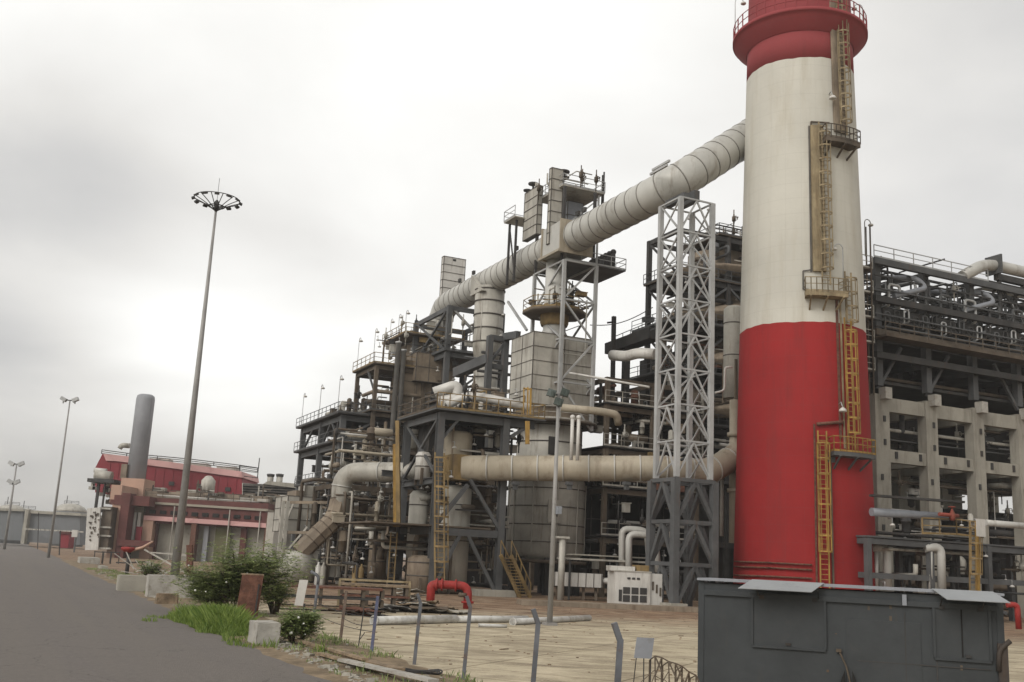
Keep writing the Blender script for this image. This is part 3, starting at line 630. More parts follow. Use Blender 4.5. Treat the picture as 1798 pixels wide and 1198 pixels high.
for z in (15.2, 24.2, 28.2): deck(T, fe[0]-4, fe[0]+4, fe[1]-3.6, fe[1]+3.2, z, 'brown', 'ws', 'ochre', ov=.3)
clutter(T, fe[0]-4, fe[0]+4, fe[1]-3.6, fe[1]+3.2, 24.4, 31, 26, 21, ('clad', 'brown', 'dark', 'ochre'), .15, 1.0, 'pvltb')
for s in (-3.5, -1, 2): hook_lamp(T, W(fe[0]+s, fe[1]-3.7, 28.2), 2.8, -D)
# ------------------------------------------------------------------ far left frame (dark steel, two decks)
fa = uvz(P(603, 728, 112)); ua, va = fa[0], fa[1]
T = thing('steel_structure', 'dark two-deck steel frame at far left end of the plant, hooked lamps on top', 'frame', W(ua+4, va+4, 0))
frame(T, (ua, ua+8.5, ua+17), (va, va+5.2, va+10.4), [5.5, 10.2, 14.3, 17.3], .6, .55, 'steel')
for z in (14.4, 17.4): deck(T, ua, ua+17, va, va+10.4, z, 'dark', 'ws', 'steel', ov=.8)
deck(T, ua, ua+17, va, va+10.4, 10.3, 'dark', 'ws', 'steel', ov=.4)
xbrace(T, (ua, va, 5.5), (ua+8.5, va, 10.2), .25); brace(T, (ua, va-.05, 14.0), (ua+4.2, va-.05, 17.0), .22); brace(T, (ua+8.5, va-.05, 14.0), (ua+4.2, va-.05, 17.0), .22)
brace(T, (ua, va, 14.6), (ua, va+3.5, 17.0), .22); brace(T, (ua+17, va-.05, 14.2), (ua+12, va-.05, 17.0), .22)
xbrace(T, (ua, va, 10.2), (ua, va+5.2, 14.3), .22)
clutter(T, ua+.5, ua+16, va+.5, va+10, 10.6, 14, 60, 31, ('dark', 'brown', 'clad'), .2); clutter(T, ua+.5, ua+16, va+1, va+10, 1, 9.5, 30, 32, ('dark', 'brown', 'cladb'), .4)
clutter(T, ua+.5, ua+16, va+1, va+10, 17.6, 20.3, 64, 33, ('dark', 'clad', 'brown', 'clad'), .3, .4, 'pvtbb'); clutter(T, ua+.5, ua+16, va+3, va+10, 14.6, 16.8, 12, 34, ('dark', 'brown', 'clad'), .3)
b = MB(); b.lathe(W(ua+3, va+1.2, 15.7), [(.1, 0), (.65, .3), (.65, 8.5), (.1, 8.8)], 18, V); part(T, 'exchanger', b, MT['clad'])
b = MB(); b.lathe(W(ua+7, va+5, 19.6), [(.1, 0), (.75, .3), (.75, 6.5), (.1, 6.8)], 18, V); part(T, 'exchanger', b, MT['clad'])
for k in (0.3, 8, 16): hook_lamp(T, W(ua+k, va-.6, 17.4), 4.2 if k else 3.6, -D, .04)
hook_lamp(T, W(ua+9, va+7, 17.4), 5.2, V)
# upper frame between, carrying the box and columns at px 645-760
fb = uvz(P(662, 640, 112)); ub, vb = fb[0], fb[1]
T = thing('steel_structure', 'brown cluttered upper frame between far left decks and far furnace', 'frame', W(ub+4, vb+3, 0))
frame(T, (ub, ub+7), (vb, vb+5.5), [9, 14, 17.8, 23.0], .4, .4, 'brown')
deck(T, ub, ub+7, vb, vb+5.5, 23.1, 'brown', 'ws', 'ochre'); deck(T, ub, ub+7, vb, vb+5.5, 17.9, 'brown', 'ws', 'steel')
brace(T, (ub, vb-.05, 20), (ub+3, vb-.05, 22.8), .18); part(T, 'heater_fill_box', panelbox(W(ub+1.8, vb+4.8, 20.5), (3.4, 3.6, 7), 2, 2, 3), [MT['cladb'], MT['seam']])
part(T, 'heater_fill_box', panelbox(W(ub+.8, vb+6.5, 23.3), (3.4, 4.6, 3.2), 2, 3, 2), [MT['cladb'], MT['seam']])
for dv_, h in ((2.1, 25.6), (2.75, 24.8)): part(T, 'standpipe', MB().lathe(W(ub-.6, vb+dv_, 8), [(.28, 0), (.28, h-8), (.36, h-8), (.36, h-7.8)], 12), MT['galv'])
clutter(T, ub, ub+7, vb, vb+8, 9.5, 22, 50, 41, ('brown', 'cladb', 'dark', 'clad', 'galv'), .3); clutter(T, ub, ub+6, vb, vb+9, 23.3, 27, 24, 42, ('brown', 'clad', 'dark', 'galv'), .15, 1.2, 'pvlb')
for k in (0.5, 6.5): hook_lamp(T, W(ub+k, vb-.3, 23.1), 4.0, -D, .035)
# ------------------------------------------------------------------ near platform (I-beam portal) with yellow rails
nb = uvz(P(775, 720, 81)); un, vn = nb[0], nb[1]
T = thing('access_platform', 'near steel platform on dark I-beam columns, yellow rail round its top deck', 'platform', W(un+4, vn+4, 0))
PLAT = T
frame(T, (un, un+7.6), (vn, vn+5.6), [5.0, 13.9], .55, .55, 'steel', True)
part(T, 'floor_beam', MB().ib(W(un, vn, 8.6), W(un+7.6, vn, 8.6), .4, .5), MT['steel']); part(T, 'floor_beam', MB().ib(W(un+7.6, vn-2, 9.4), W(un+7.6, vn+5, 9.4), .4, .5), MT['steel'])
deck(T, un, un+7.6, vn, vn+8.2, 14.0, 'steel', 'w', 'brown', ov=.7); b = MB(); b.rail([W(un-.6, vn-.6, 14.15), W(un-.6, vn+8.8, 14.15), W(un+8, vn+8.8, 14.15)], 1.2, 1.0, .035); part(T, 'handrail', b, MT['ochre'])
deck(T, un, un+7.6, vn-5, vn+4.6, 5.05, 'brown', '', 'steel', ov=.1)
xbrace(T, (un+7.6, vn, 5), (un+7.6, vn+4.6, 9.2), .25); brace(T, (un, vn, 5.0), (un, vn+2.6, 8.4), .3); brace(T, (un, vn+5.6, 0), (un, vn+2.8, 4.6), .26); brace(T, (un, vn, 0), (un, vn+2.2, 4.6), .26)
brace(T, (un, vn+5.6, 5), (un, vn+2.8, 8.8), .26); brace(T, (un, vn+5.6, 12.2), (un, vn+7.6, 13.5), .26)
xbrace(T, (un, vn-.1, 9), (un+7.6, vn-.1, 13.6), .2); brace(T, (un, vn+.2, 11.8), (un, vn+1.6, 13.6), .2)
part(T, 'footing', MB().box(W(un-.2, vn+5.2, .25), (1.6, 3.2, .5)), MT['conc'])
part(T, 'heater_fill_box', panelbox(W(un+6, vn+3.4, 11.3), (2.5, 5.0, 4.4), 2, 2, 2), [MT['dark'], MT['seam']]); part(T, 'hopper', MB().lathe(W(un+2.6, vn+2.6, 9), [(.35, 0), (1.2, 1.6), (1.2, 3.6), (1.0, 3.8)], 8), MT['tan']); part(T, 'floor_beam', MB().ib(W(un, vn, 13.62), W(un, vn+8.2, 13.62), .4, .55), MT['steel'])  # first box coloured dark to stand in for the shaded platform interior
part(T, 'heater_fill_box', panelbox(W(un+6.5, vn+5.2, 7), (3, 5.6, 3.4), 2, 2, 2), [MT['brown'], MT['seam']])
clutter(T, un+1, un+6, vn+.4, vn+8, 9.5, 13.4, 60, 51, ('cladb', 'brown', 'clad', 'dark'), .22, .9); clutter(T, un+.5, un+7, vn+.2, vn+8, 5.4, 9, 50, 52, ('brown', 'dark', 'clad'), .22)
clutter(T, un, un+7, vn+2, vn+8, 14.3, 16.3, 34, 53, ('ochre', 'cladb', 'brown', 'clad'), .15, .7, 'pvvlbb')
clutter(T, un+3, un+10, vn-4, vn+8, .3, 4.6, 50, 54, ('brown', 'dark', 'cladb', 'clad', 'dark'), .4)
T = thing('pipework', 'dense tangle of brown and pale pipes behind the return duct', 'pipework', W(un+4, vn-3, 0)); clutter(T, un+16, un+21, vn-3.5, vn+3, 5.3, 14, 95, 55, ('brown', 'cladb', 'clad', 'white', 'tan'), .2); clutter(T, un+10, un+15, vn-5, vn+1, .4, 8, 70, 56, ('brown', 'cladb', 'clad', 'dark', 'tan'), .2); T = PLAT
ladder(T, P(772, 1022, 79.6), P(772, 795, 79.6), V, -D, True, 'ochre', .75, 1.5, r=.05); ladder(T, P(686, 1024, 82), P(692, 935, 82), V, -D, False, 'ochre', .5)
part(T, 'cable_tray', MB().beam(P(700, 925, 83.5), P(698, 740, 83.5), .9, .3), MT['ochre']); part(T, 'cable_tray', MB().beam(P(694, 925, 84), P(693, 780, 84), .2, .3), MT['yellow'])
b = MB(); b.beam(P(932, 682, 80.5), P(931, 728, 80.5), .16); b.beam(P(927, 680, 80.5), P(926, 728, 80.5), .12); b.beam(P(920, 680, 80.5), P(919, 728, 80.5), .1); b.beam(P(919, 682, 80.5), P(932, 684, 80.5), .1); part(T, 'gate_post', b, MT['yellow'])
b = MB(); b.beam(P(926, 740, 82), P(926, 780, 82), .35); part(T, 'gate_post', b, MT['yellow'])
# white pipes on its deck
b = MB(); b.pipe([P(762, 690, 90), P(803, 676, 90), P(804, 700, 90), P(770, 706, 90)], .5, 1.0, 12); solo('insulated_pipe', b, MT['white'], 'fat white insulated pipe loop bent like a hairpin above the near platform', 'pipe')
b = MB(); b.pipe([P(785, 712, 84.5), P(815, 696, 84.5), P(850, 698, 84), P(930, 716, 83.5)], .36, 1.2, 12); solo('insulated_pipe', b, MT['white'], 'long white pipe lying along the yellow railed deck of the near platform', 'pipe')
T = thing('steel_portal', 'small dark portal frame standing in front of the round riser duct', 'frame', W(91.5, 40, 12)); sf = uvz(P(858, 640, 99)); sg = uvz(P(886, 640, 100))
for c in (sf, sg): part(T, 'column', MB().beam(W(c[0], c[1], 12.4), W(c[0], c[1], P(858, 590, 99).z), .55), MT['steel'])
for z_ in (P(858, 592, 99).z, P(858, 642, 99).z): part(T, 'cross_beam', MB().beam(W(sf[0], sf[1], z_), W(sg[0], sg[1], z_), .35, .5), MT['steel'])
part(T, 'brace', MB().beam(W(sf[0], sf[1], P(858, 640, 99).z), W(sg[0], sg[1], P(858, 594, 99).z), .22), MT['steel'])
part(T, 'girder', MB().beam(P(800, 655, 103), P(858, 630, 99), .7, .9), MT['steel']); part(T, 'girder', MB().beam(P(886, 592, 100), P(910, 588, 97), .5, .7), MT['steel'])
T = thing('stair_flight', 'ochre stair flight climbing left beside the foot of the near furnace', 'stairs', P(925, 1045, 80)*1); a, c = G(922, 1050), P(888, 975, 82)
for s in (-.45, .45): part(T, 'stringer', MB().beam(a+fvec*s, c+fvec*s, .12, .3), MT['ochre'])
b = MB()
for k in range(1, 14): q = a.lerp(c, k/14); b.box(q, (.28, .9, .05))
part(T, 'tread', b, MT['ochre']); b = MB()
for s in (-.45, .45):
    b.beam(a+fvec*s+Z*1.1, c+fvec*s+Z*1.1, .07)
    for k in range(5): q = a.lerp(c, k/4)+fvec*s; b.beam(q, q+Z*1.1, .05)
part(T, 'handrail', b, MT['ochre'])
T = thing('dark_gap_block', 'long low dark block added to fill the bright gap between the furnace legs', 'building', W(118, 75, 0)); part(T, 'wall', panelbox(W(118, 78, 4.5), (6, 62, 9), 1, 12, 2), [MT['dark'], MT['seam']]); part(T, 'roof', MB().box(W(118, 78, 9.15), (6.6, 62.6, .3)), MT['brown'])  # dark block added to shut out the bright gap behind the furnaces
# white hoppers standing inside
def vessel(label, px, y0, y1, Y, r, mt='clad', cone=True, ax=None):
    a, c = P(px, y1, Y), P(px, y0, Y); h = c.z-a.z; T = thing('vessel', label, 'vessel', (a.x, a.y, a.z))
    pr = [(r*.25, 0), (r, min(1.4*r, h*.3)), (r, h-.4), (r*.7, h-.1), (r*.1, h)] if cone else [(r, 0), (r, h-.3), (r*.7, h-.05), (r*.1, h)]
    sh = part(T, 'shell', MB().lathe((a.x, a.y, a.z), pr, 26), MT[mt])
    for k in (.45, .8): part(sh, 'seam_ring', MB().lathe((a.x, a.y, a.z+h*k), [(r, 0), (r+.04, 0), (r+.04, .08), (r, .08)], 26, caps=False), MT['seam'])
    b = MB()
    for k in range(3): an = k*2.1+.5; q = Vector((a.x+math.cos(an)*r, a.y+math.sin(an)*r, a.z+h*.4)); b.beam(q, Vector((q.x, q.y, 0.01 if a.z < 6 else a.z-.4)), .2)
    part(T, 'support_legs', b, MT['brown']); return T
vessel('small white drum hung under the near platform beside the ochre cable tray', 741, 793, 843, 84, .62, 'white', False)
vessel('tall pale vessel with tapered foot standing behind the caged yellow ladder', 790, 852, 1032, 84.5, 1.3, 'clad', False)
vessel('slim pale cone-topped vessel standing left of the caged yellow ladder', 728, 860, 1000, 86, .8, 'clad')
vessel('squat pale vessel on the ground under the near platform', 738, 975, 1042, 82.0, 1.15, 'cladb', False)
vessel('pale vessel high inside the far left decks behind the ochre tray', 735, 738, 790, 90, 1.2, 'clad', False)
vessel('brown column standing among pipes left of the near platform', 660, 940, 1025, 90, .8, 'cladb', False)
# left hand return duct and the square elbowed duct below it
T_r, _ = ductline('return_duct', 'short tan duct elbowing down at the left below the dark decks', [P(752, 828, 88), P(690, 829, 88.5), P(600, 829, 90), P(598, 905, 90)], .82, 'clad', 4.2, 2.2)
T = thing('kinked_duct', 'grey segmented square duct kinking down to the left in front of the return duct', 'duct', P(530, 980, 92))
pp = [P(596, 880, 90), P(588, 912, 89.5), P(560, 938, 89), P(526, 972, 88.5)]; b = MB(); b.tube(fillet(pp, 1.6, 4), .82, 8, sm=False)
part(T, 'duct_shell', b, MT['cladb']); b = MB()
fp = fillet(pp, 1.6, 4)
for i in range(0, len(fp), 2): t = (fp[min(i+1, len(fp)-1)]-fp[max(i-1, 0)]).normalized(); b.tube([fp[i]-t*.04, fp[i]+t*.04], .87, 8, sm=False)
part(T, 'flange', b, MT['brown']); q = P(524, 990, 88.5); part(T, 'hopper', MB().lathe((q.x, q.y, 0), [(1.5, .3), (1.5, q.z+.2), (1.0, q.z+1.0)], 4), MT['clad'])
# left low cladded unit (px 490-600)
T = thing('filter_house', 'low grey panelled filter house on legs at the left end of the plant', 'building', P(520, 1005, 95))
part(T, 'wall', panelbox(P(535, 905, 99.5), (5, 4.6, 3.2), 2, 2, 3), [MT['clad'], MT['seam']]); part(T, 'wall', panelbox(P(545, 990, 96), (4, 4.8, 2.4), 2, 3, 2), [MT['clad'], MT['seam']])
part(T, 'roof_box', MB().box(P(530, 873, 99), (3.5, 2.0, 1.0)), MT['cladb']); part(T, 'roof_box', MB().box(P(560, 868, 99), (2.5, 3.4, 1.3)), MT['clad'])
for px in (498, 506, 566, 582, 604): part(T, 'column', MB().beam(P(px, 880, 95), Vector((P(px, 880, 95).x, 95, 0)), .28), MT['clad'])
for a, c in (((498, 925), (515, 885)), ((498, 945), (490, 905)), ((506, 965), (540, 925)), ((566, 985), (604, 945)), ((590, 965), (640, 930))): part(T, 'brace', MB().beam(P(*a, 95), P(*c, 95), .16), MT['clad'])
for y in (882, 935, 975): part(T, 'floor_beam', MB().beam(P(495, y, 95.2), P(612, y+1, 94.4), .25), MT['cladb'])
q = uvz(P(600, 1000, 93)); clutter(T, q[0]+1, q[0]+7, q[1]-3, q[1]+5, .3, 9, 80, 61, ('brown', 'cladb', 'clad', 'dark'), .18)
q = uvz(P(650, 900, 93)); T = thing('pump_station', 'tangle of brown pumps and pipes on a low frame below the return duct', 'machinery', W(q[0]+3, q[1], 0))
frame(T, (q[0], q[0]+6), (q[1]-3.5, q[1]+1, q[1]+4.5), [4.4, 8.6], .35, .4, 'brown'); deck(T, q[0], q[0]+6, q[1]-3.5, q[1]+4.5, 4.5, 'brown', 's', 'clad'); clutter(T, q[0], q[0]+6, q[1]-3.5, q[1]+4.5, .3, 8.4, 95, 62, ('brown', 'cladb', 'clad', 'dark', 'dark'), .22)
part(T, 'drum', MB().lathe(W(q[0]+1, q[1]-3, 5.9), [(.1, 0), (.95, .3), (.95, 6.2), (.1, 6.5)], 20, V), MT['cladb'])
# ------------------------------------------------------------------ dark furnace block behind the lattice tower
T = thing('reformer_block', 'large dark multi-storey furnace block behind the lattice tower and chimney', 'furnace', W(86, 60, 0))
uf, vf = 84.0, 57.0
frame(T, (uf, uf+5.5), (vf, vf+6, vf+12), [5.5, 11, 16.5, 21.5, 26.5, 31.5, 36.5], .45, .5, 'dark')
part(T, 'furnace_box', panelbox(W(uf+5.5, vf+8.5, 13), (9, 13, 23), 4, 4, 6, .06), [MT['dark'], MT['seam']])
for z, o, in ((11.1, .8), (16.6, .8), (21.6, 1.3), (26.6, 1.2), (31.6, .4), (36.6, .3)): deck(T, uf, uf+5.5, vf+(5 if z > 35 else 0), vf+14, z, 'dark' if z < 30 else 'brown', 'ws', 'steel', ov=o, r=.03)
b = MB()
for z0, z1, wv in ((32, 34.8, 8), (27, 31.0, 9), (22, 25.8, 9.5), (17, 20.8, 9.5)):
    c = W(uf+4.5, vf+8, 0); b.lathe(c, [(wv*.6, z0+.6), (wv*.72, z0+1.3), (wv*.72, z0+1.5), (wv*.25, z1)], 12, caps=False); b.lathe(c, [(wv*.4, z0-1), (wv*.4, z1+1)], 16)
part(T, 'hood', b, MT['cladb'])
for k in range(3):
    a = (uf, vf+8*min(k, 1), 5.5+k*5.2); brace(T, (uf-.1, vf, 16.6+k*5), (uf-.1, vf+6, 21.2+k*5), .22, 'steel'); brace(T, (uf-.1, vf+12, 16.6+k*5), (uf-.1, vf+6, 21.2+k*5), .22, 'steel'); brace(T, (uf, vf-.05, 21.6+k*5), (uf+5.5, vf-.05, 26.2+k*5), .2, 'dark')
clutter(T, uf-.5, uf+5, vf-.5, vf+13, 22, 26, 40, 71, ('clad', 'steel', 'brown', 'dark', 'rust'), .3); clutter(T, uf-.5, uf+5, vf-.5, vf+13, 27, 31, 36, 72, ('clad', 'steel', 'dark', 'clad'), .3); clutter(T, uf-.5, uf+5, vf+1, vf+13, 32, 36, 36, 76, ('clad', 'steel', 'dark', 'brown'), .3)
clutter(T, uf-1, uf+1, vf-.5, vf+13, 11.5, 21, 60, 73, ('brown', 'dark', 'clad', 'white'), .4); clutter(T, uf, uf+5, vf+5, vf+14, 36.8, 39, 26, 74, ('dark', 'brown', 'clad'), .10, 1.4, 'pvlp')
for k in (1, 4.5): hook_lamp(T, W(uf+k, vf+5, 36.6), 3.4, -V, .05)
b = MB(); q = P(1290, 700, 84); b.lathe((q.x, q.y, 0), [(.42, 5), (.42, 16.5)], 12)
for z in (9, 13.5): b.lathe((q.x, q.y, z), [(.6, 0), (.6, .3)], 12)
solo('standpipe', b, MT['tan'], 'slim tan standpipe rising beside the left edge of the chimney', 'pipe')
vessel('pale square-shouldered vessel beside the chimney at the colour change', 1288, 538, 700, 90, .9, 'clad', False)
b = MB(); b.pipe([P(1255, 690, 82), P(1272, 686, 82), P(1273, 645, 82), P(1286, 645, 82)], .09, .3, 8); solo('thin_pipe', b, MT['white'], 'thin white cranked pipe between lattice tower and chimney', 'pipe')
b = MB()
for k, px in enumerate((1258, 1267)): q = P(px, 900, 84); b.tube([(q.x, q.y, 5.5), (q.x, q.y, 10.2)], .17, 8)
solo('pipe_pair', b, MT['clad'], 'pair of pale upright pipes just right of the tower base', 'pipe')
# the lower jumble between near furnace and tower
T = thing('steel_structure', 'brown steel frame packed with pipes between near furnace and lattice tower', 'frame', W(88, 52, 0))
uj, vj = 82.0, 48.0
frame(T, (uj, uj+7, uj+14), (vj, vj+5, vj+10), [5.2, 9.6, 13.2, 17.2, 19.8], .4, .45, 'brown')
for z in (5.3, 9.7, 13.3, 17.3): deck(T, uj, uj+14, vj, vj+10, z, 'dark', 's', 'clad', ov=.4)
part(T, 'heater_fill_box', panelbox(W(uj+8, vj+5, 7), (8, 8, 12), 3, 3, 4), [MT['black'], MT['seam']])  # black box added behind the pipes as dark fill against the sky
clutter(T, uj-.5, uj+3.5, vj, vj+10, 13.5, 19.5, 60, 81, ('brown', 'dark', 'clad', 'cladb', 'rust'), .3, .5, 'pvlbtt'); clutter(T, uj-.5, uj+3.5, vj, vj+10, 5.5, 13, 46, 82, ('brown', 'dark', 'clad', 'white', 'cladb'), .25, .7)
clutter(T, uj-2, uj+3.5, vj-1, vj+9, .3, 5, 40, 83, ('brown', 'dark', 'clad', 'dark'), .3, .7)
part(T, 'stair', MB().beam(W(uj-.6, vj+4.4, 9.8), W(uj-.6, vj+4.4, 13.2), .35), MT['ochre']); part(T, 'cabinet', MB().box(W(uj-.2, vj+6.8, 10.8), (1.2, 3.2, 2.0)), MT['rust'])
b = MB(); b.pipe([P(1150, 622, 92), P(1120, 620, 93), P(1100, 626, 94), P(1075, 624, 96)], .5, 1.2, 12); solo('insulated_pipe', b, MT['white'], 'white wavy pipe running left from the lattice tower above the brown frame', 'pipe')
b = MB(); b.pipe([P(1140, 680, 86), P(1040, 662, 90), P(1000, 655, 91)], .10, .5, 8); solo('thin_pipe', b, MT['white'], 'long thin white pipe sagging from the stack tower to the lattice tower', 'pipe')
b = MB(); b.pipe([P(985, 716, 83), P(1050, 722, 83), P(1083, 728, 83.5), P(1086, 745, 84)], .32, .7, 12); solo('insulated_pipe', b, MT['tan'], 'tan pipe leaving the near furnace neck towards the right', 'pipe')
for k, px in enumerate((1003, 1014)):
    b = MB(); q = P(px, 800, 79.5); b.tube([(q.x, q.y, 10.5), (q.x, q.y, 13.8)], .14, 8); b.ball((q.x, q.y, 13.8), .2, 6)
    solo('standpipe', b, MT['white'], ('short white vent pipe on the lower duct, left of a pair', 'short white vent pipe on the lower duct, right of a pair')[k], 'pipe')
# beam and wire poles left of the dark block
T = thing('wire_pole', 'dark slim pole with bracket arm and wires left of the lattice tower', 'pole', P(1077, 640, 100)); q = P(1077, 640, 100)
part(T, 'pole', MB().beam(q-Z*4, P(1078, 556, 100), .35), MT['dark']); part(T, 'arm', MB().beam(P(1066, 567, 100), P(1082, 565, 100), .15), MT['dark'])
w_ = MB(); w_.tube([P(1036, 571, 97)+(P(1146, 540, 92)-P(1036, 571, 97))*t-Z*.6*math.sin(math.pi*t) for t in [i/10 for i in range(11)]], .045, 5); part(T, 'wire', w_, MT['dark'])
T = thing('conveyor_gantry', 'dark sloping gantry beam reaching left from the dark furnace block', 'gantry', P(1110, 600, 98)); part(T, 'girder', MB().beam(P(1072, 614, 103), P(1150, 586, 96), 1.4, 1.1), MT['dark']); b = MB(); b.rail([P(1080, 606, 102), P(1150, 578, 95)], .9, 1.5, .03); part(T, 'handrail', b, MT['steel']); part(T, 'trestle', MB().beam(P(1100, 605, 100), Vector((P(1100, 605, 100).x, 100, 8)), .6), MT['dark'])
# ------------------------------------------------------------------ pipe rack and coolers to the right
T = thing('pipe_rack', 'long concrete and steel rack with air coolers right of the chimney', 'rack', W(67, 75, 0))
ur, vr = 66.8, 66.0; cols = [vr+5.75*i for i in range(7)]; zc = 18.3; zt_ = 30.2
for i, v in enumerate(cols):
    for j, u in enumerate((ur, ur+9, ur+18)):
        part(T, 'concrete_column', MB().box(W(u, v, zc/2), (1.0, 1.35 if i else 1.6, zc)), MT['conc']); part(T, 'corbel', MB().box(W(u-.75, v+.15, zc+.05), (.8, .75, 1.0)), MT['concl'])
        part(T, 'steel_column', MB().beam(W(u, v+.1, zc+.8), W(u, v+.1, zt_), .62), MT['steel'])
for z, h in ((13.1, 1.1), (17.5, 1.2)):
    for u in (ur, ur+9, ur+18): part(T, 'concrete_beam', MB().box(W(u, (cols[0]+cols[-1])/2, z), (.7, cols[-1]-cols[0]+1, h)), MT['conc'])
    for v in cols: part(T, 'concrete_beam', MB().box(W(ur+9, v, z-.03), (18, .7, h-.1)), MT['conc'])
for v in cols[:-1]:
    for k in (1.6, 4.4): part(T, 'anchor_plate', MB().box(W(ur-.38, v+k, 13.2), (.08, .3, .6)), MT['dark'])
for v in cols:
    for z in (7, 11.2, 14.2, 16.2): part(T, 'anchor_plate', MB().box(W(ur-.53, v+.2*(1 if z > 12 else -1), z), (.08, .26, .5)), MT['dark'])
vL, vR = cols[0]-1, cols[-1]+1; vm = (vL+vR)/2; lv_ = vR-vL
for z, mt in ((21.6, 'dark'), (23.6, 'brown'), (26.6, 'dark'), (30.0, 'steel')):
    for u in (ur-.9, ur+9, ur+18.5): part(T, 'longitudinal_beam', MB().box(W(u, vm, z), (.4, lv_, .55)), MT[mt if u < ur else 'dark'])  # rows behind the front one take a dark colour for interior shade
    for v in cols: part(T, 'cross_beam', MB().box(W(ur+9, v+.1, z-.05), (20, .3, .45)), MT['dark'])
part(T, 'walkway', MB().box(W(ur-1.4, vm, 23.1), (1.6, lv_, .16)), MT['brown']); b = MB(); b.rail([W(ur-2.1, vL, 23.2), W(ur-2.1, vR, 23.2)], 1.1, 1.6, .035); part(T, 'handrail', b, MT['brown'])
part(T, 'floor_slab', MB().box(W(ur+9, vm, 19.6), (17, lv_, .25)), MT['dark']); part(T, 'floor_slab', MB().box(W(ur+9, vm, 23.3), (17, lv_, .2)), MT['dark'])
b = MB(); b.rail([W(ur-1.0, vL, 30.3), W(ur-1.0, vL+14, 30.3)], 1.1, 2, .035); part(T, 'handrail', b, MT['galv'])
for k in range(12):
    v = cols[0]+k*3.1+.9; b = MB(); b.box(W(ur+6, v+.7, 25.6), (13, 2.4, .9)); part(T, 'cooler_bundle', b, MT['dark'])
    b = MB(); b.lathe(W(ur+1.8, v+.8, 24.2), [(1.25, 0), (1.1, .5), (1.1, .95)], 16); part(T, 'fan_ring', b, MT['brown'])
    b = MB(); b.pipe([W(ur+.5, v, 26.2), W(ur-.7, v, 26.2), W(ur-.7, v, 28.2), W(ur-.7, v+1.3, 28.2), W(ur-.7, v+1.3, 26.2), W(ur+.5, v+1.3, 26.2)], .13, .35, 8); part(T, 'pipe_loop', b, MT['steel' if k % 3 else 'galv'])
    b = MB(); b.pipe([W(ur+2, v+.4, 29.2), W(ur-.4, v+.4, 29.0), W(ur-.5, v+.4, 27.4), W(ur+2, v+.4, 27.2)], .12, .5, 8); part(T, 'pipe_loop', b, MT['galv' if k % 4 == 1 else 'steel'])
for k in range(30):
    v = cols[0]+k*1.12+.3; zz = 24.3+(k % 3)*.25; b = MB(); b.pipe([W(ur+1, v, zz), W(ur-.8, v, zz), W(ur-.8, v, zz+1.3), W(ur-.8, v+.55, zz+1.3), W(ur-.8, v+.55, zz+.2), W(ur+1, v+.55, zz+.2)], .075, .22, 6); part(T, 'pipe_loop', b, MT[('steel', 'dark', 'galv', 'dark')[k % 4]])
    if k % 2: b = MB(); b.pipe([W(ur+3, v, 29.5), W(ur-.6, v, 29.4), W(ur-.6, v, 27.7), W(ur-.6, v+.9, 27.6), W(ur+3, v+.9, 27.5)], .085, .3, 6); part(T, 'pipe_loop', b, MT[('dark', 'steel')[k % 4 == 1]])
for k in range(5): z_ = 24.1+k*1.15; part(T, 'tie_rail', MB().box(W(ur-.95, vm, z_), (.12, lv_, .12)), MT[('dark', 'steel')[k % 2]])
for k in range(4):
    v = cols[0]+2+k*8.6; b = MB(); b.pipe([W(ur+3, v-1.6, 29.6), W(ur-.6, v+2.4, 29.3), W(ur-1.0, v+3.1, 28.4), W(ur-.6, v-.4, 27.2)], .25, 1.1, 12); part(T, 'u_bend', b, MT['plate' if k != 2 else 'steel'])
b = MB()
for z in (25.0, 27.6): b.box(W(ur-.3, vm, z), (.25, lv_, .25))
part(T, 'header_pipe', b, MT['steel'])
for v, v2 in ((cols[0], cols[1]), (cols[1], cols[2]), (cols[3], cols[2])):
    part(T, 'brace', MB().beam(W(ur, v, 18.8), W(ur, (v+v2)/2, 22.8), .26), MT['steel'])
clutter(T, ur-1, ur+8, cols[0], cols[-1], 24.2, 29.8, 96, 91, ('steel', 'dark', 'dark', 'galv'), .18, .5, 'pppv'); clutter(T, ur+1, ur+16, cols[0], cols[-1], 19.8, 22.8, 22, 92, ('dark', 'brown', 'steel'), .3)
clutter(T, ur+2, ur+16, cols[0], cols[-1], 13.5, 16.5, 22, 93, ('dark', 'brown', 'dark', 'steel'), .3); 
clutter(T, ur+.6, ur+2.5, cols[0], cols[-1], 13.8, 16.6, 36, 97, ('clad', 'steel', 'brown', 'dark'), .16); clutter(T, ur+.6, ur+2.5, cols[0], cols[-1], 7, 12.2, 50, 98, ('clad', 'steel', 'brown', 'dark', 'white'), .16); clutter(T, ur+1, ur+5, cols[0], cols[-1], .4, 12, 80, 94, ('dark', 'brown', 'dark', 'clad', 'dark'), .45); clutter(T, ur-1, ur+8, cols[0], cols[-1], 30.4, 31.6, 14, 95, ('dark', 'steel'), .2, .2, 'pvb')
part(T, 'floor_slab', MB().box(W(ur+11, vm+3, 8.8), (12, lv_, .4)), MT['dark'])
for v0_, v1_, z0_, z1_, u_ in ((vL+1, vL+12, 15.6, 17.6, 5), (vL+16, vR, 13.6, 17.8, 5), (vL+1, vL+5, 1, 7.5, 4), (vL+8, vL+13, .5, 7.6, 6), (vL+15, vR, 1, 9.6, 5)): part(T, 'dark_fill_box', panelbox(W(ur+u_+1.5, (v0_+v1_)/2, (z0_+z1_)/2), (3, v1_-v0_, z1_-z0_), 1, 3, 2), [MT['dark'], MT['seam']])  # dark boxes added inside the bays to stand in for interior shade
